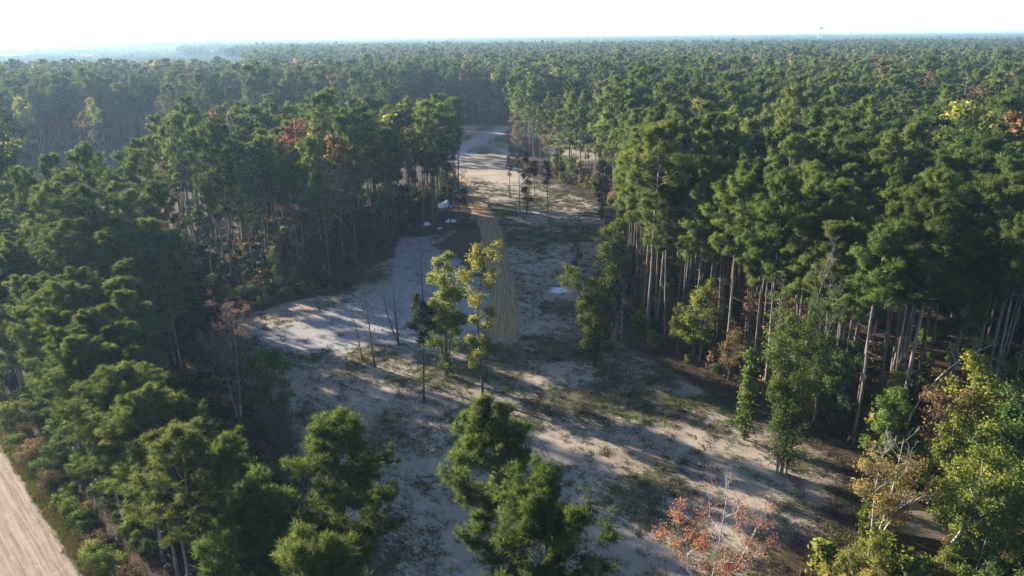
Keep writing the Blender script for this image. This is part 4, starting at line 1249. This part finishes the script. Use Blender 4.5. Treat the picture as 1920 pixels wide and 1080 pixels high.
mass('sparse_grass', 'sparse tufts of grass and dry weeds over the sandy clearing', np.stack([xx, yy, ground_z(xx, yy)], 1), RU.uniform(0, 6.28, n), RU.uniform(.6, 1.7, n),
     RU.choice(4, n, p=[.38, .08, .48, .06]), gt)
def stick_model(seed):
    r = np.random.default_rng(seed)
    P = np.array([[[0, 0, .03], [.3, .05, .07], [.7, -.02, .05], [1.1, .1, .12]]]) * r.uniform(.7, 1.3)
    SB, _ = grow(r, P, 4, .3, 1, .4, 1.0, .4, .0, 3, .05, .7)
    a = tubes(P, np.array([[.04, .035, .028, .015]]), 5); b = tubes(SB, np.full((len(SB), 3), .014), 3)
    return model('stick', [(a[0], a[1], 0, None), (b[0], b[1], 0, None)], [M['bark_dark']])

xx = RU.uniform(-48, 40, 9000); yy = RU.uniform(40, 230, 9000)
inC = sdist(CLEARING, xx, yy)
k = (inC > -1) & (RU.uniform(size=9000) < np.interp(inC, [0, 5, 15], [.6, .22, .08])) & ~((np.abs(xx + 2) < 3.2) & (yy > 103))
xx, yy = xx[k], yy[k]; n = len(xx)
mass('fallen_branches', 'small fallen branches and sticks littering the sand', np.stack([xx, yy, ground_z(xx, yy)], 1), RU.uniform(0, 6.28, n), RU.uniform(.4, 1.5, n), RU.integers(0, 3, n),
     [stick_model(970 + q) for q in range(3)])
# verge grass by the road and the field beyond it
s = RU.uniform(-36, 60, 5200); w = np.where(RU.uniform(size=5200) < .72, RU.uniform(-.45, 1.6, 5200), RU.uniform(-22, -9.2, 5200))
xy = ROAD_A[None] + ROAD_D[None] * s[:, None] + ROAD_N[None] * w[:, None]
vg = [tuft_model(960, 60, .5, .22, 'leaf_tan'), tuft_model(961, 60, .42, .24, 'leaf_lime'), tuft_model(962, 50, .4, .25, 'leaf_green')]
n = len(xy)
mass('verge_grass', 'dry straw-coloured grass on the verge of the dirt road', np.concatenate([xy, ground_z(xy[:, 0], xy[:, 1])[:, None]], 1), RU.uniform(0, 6.28, n), RU.uniform(.6, 1.3, n),
     RU.choice(3, n, p=[.5, .27, .23]), vg)

# ------------------------------------------------------------------ pale sheets in the left stand, water tower, mast
def plain_mat(name, col, rough=.6, var=.12):
    m, nt, b = new_mat(name)
    n = noise_n(nt, pos_n(nt), 2.2, 4, .6)
    nt.links.new(mix_c(nt, n, tuple(c * (1 - var) for c in col), tuple(min(1, c * (1 + var)) for c in col)), b.inputs['Base Color'])
    b.inputs['Roughness'].default_value = rough
    return m

tarp = plain_mat('plastic_sheet', (.74, .78, .82), .35)
def sheet(x, y, w, dp, h, seed, label, rz):
    r = np.random.default_rng(seed); n = 22
    u = np.linspace(-1, 1, n); U, Vv = np.meshgrid(u, u)
    rr = np.hypot(U, Vv)
    Z = h * np.clip(1 - rr ** 3.5, 0, 1) * (.62 + .75 * vnoise(U * 1.7 + seed, Vv * 1.7, 1, seed + 9)) + (vnoise(U * 5 + seed, Vv * 5, 1, seed) * .22 + vnoise(U * 11, Vv * 11 + seed, 1, seed + 1) * .08) * h * 1.4
    X = U * w / 2 * (1 + .12 * vnoise(U * 2, Vv * 2, 1, seed + 2)); Y = Vv * dp / 2 * (1 + .15 * vnoise(U * 2 + 7, Vv * 2, 1, seed + 3))
    Z = np.maximum(Z, .02); edge_ = 1 + .3 * vnoise(np.arctan2(Vv, U) * 1.6, rr * 0 + seed, 1, seed + 5); X, Y = X * edge_, Y * edge_
    T = np.stack([X, Y, Z], -1).reshape(-1, 3); Bm = T.copy(); Bm[:, 2] -= .03
    ii = (np.arange(n - 1)[:, None] * n + np.arange(n - 1)[None, :]).ravel()
    F = np.stack([ii, ii + 1, ii + n + 1, ii + n], 1)
    me = make_mesh('sheet', [(T, F, 0, None), (Bm, F[:, ::-1], 0, None)], [tarp], True)
    link('plastic_sheet', me, label=label, cat='sheet', group='pale sheets among the trunks', loc=(x, y, float(ground_z(x, y)) + .03), rz=rz)

sheet(-18.4, 198, 3.4, 2.6, 1.5, 3, 'largest pale bluish-white crumpled sheet, farthest back among the dark trunks', .3)
sheet(-21.2, 178, 2.1, 1.5, .75, 4, 'small crumpled white sheet at the edge of the trunks, leftmost', 1.0)
sheet(-15.6, 181, 2.7, 1.5, .7, 5, 'low pale sheet among the trunks nearest the track', .1)
sheet(-17.6, 174.5, 1.2, .8, .25, 6, 'smallest flat pale scrap in front of the other sheets', .6)

steel = plain_mat('painted_steel', (.62, .64, .66), .5)
tw = link('water_tower', None, label='pale water tower rising above the forest on the horizon', cat='water tower', loc=(1002, 2500, 0))
a = np.linspace(0, 2 * math.pi, 24, endpoint=False)
prof = [(0.2, 62.5), (3.5, 62.2), (6.3, 60.5), (7.4, 57.5), (7.0, 54.5), (4.5, 52.2), (1.6, 51.0)]
ring = np.array([[(r * math.cos(t), r * math.sin(t), z) for t in a] for r, z in prof]).reshape(-1, 3)
ii = np.array([(k * 24 + i, k * 24 + (i + 1) % 24, (k + 1) * 24 + (i + 1) % 24, (k + 1) * 24 + i) for k in range(len(prof) - 1) for i in range(24)])
link('tank', make_mesh('tank', [(ring, ii, 0, None)], [steel], True), tw)
for q in range(6):
    t = q * math.pi / 3
    v, f = tubes(np.array([[[8.6 * math.cos(t), 8.6 * math.sin(t), 0], [6.9 * math.cos(t), 6.9 * math.sin(t), 55]]]), np.array([[.45, .35]]), 8)
    link('leg', make_mesh('leg', [(v, f, 0, None)], [steel], True), tw)
v, f = tubes(np.array([[[0, 0, 0.], [0, 0, 51.5]]]), np.array([[1.6, 1.2]]), 12)
link('riser_pipe', make_mesh('riser_pipe', [(v, f, 0, None)], [steel], True), tw)

ms = link('radio_mast', None, label='slim radio mast on the hazy horizon left of the far path', cat='mast', loc=(-560, 2450, 0))
for q in range(3):
    t = q * 2 * math.pi / 3
    v, f = tubes(np.array([[[1.2 * math.cos(t), 1.2 * math.sin(t), 0], [.4 * math.cos(t), .4 * math.sin(t), 56]]]), np.array([[.16, .12]]), 5)
    link('leg', make_mesh('leg', [(v, f, 0, None)], [steel]), ms)
for q in range(14):
    z = 2 + q * 3.9; rr = 1.2 - .8 * z / 56
    P3 = [(rr * math.cos(i * 2.0944), rr * math.sin(i * 2.0944), z + (i % 2) * 1.8) for i in range(4)]
    v, f = tubes(np.array([P3]), np.full((1, 4), .07), 4)
    link('brace', make_mesh('brace', [(v, f, 0, None)], [steel]), ms)


# ------------------------------------------------------------------ haze: the air itself
hz, nt, b = new_mat('haze')
nt.nodes.remove(b)
pv = nd(nt, 'ShaderNodeVolumePrincipled')
pv.inputs['Color'].default_value = (.50, .74, 1.0, 1)
pv.inputs['Density'].default_value = 0.00014
pv.inputs['Anisotropy'].default_value = 0.35
nt.links.new(pv.outputs[0], nt.nodes['Material Output'].inputs['Volume'])
x0, x1, y0, y1, z0, z1 = -23000, 23000, -3000, 23500, -3.0, 66.0
vb = np.array([(x, y, z) for z in (z0, z1) for y in (y0, y1) for x in (x0, x1)], float)
fb = np.array([(0, 2, 3, 1), (4, 5, 7, 6), (0, 1, 5, 4), (2, 6, 7, 3), (0, 4, 6, 2), (1, 3, 7, 5)])
link('haze', make_mesh('haze', [(vb, fb, 0, None)], [hz]), kind='stuff', label='pale blue haze lying over the distant forest')
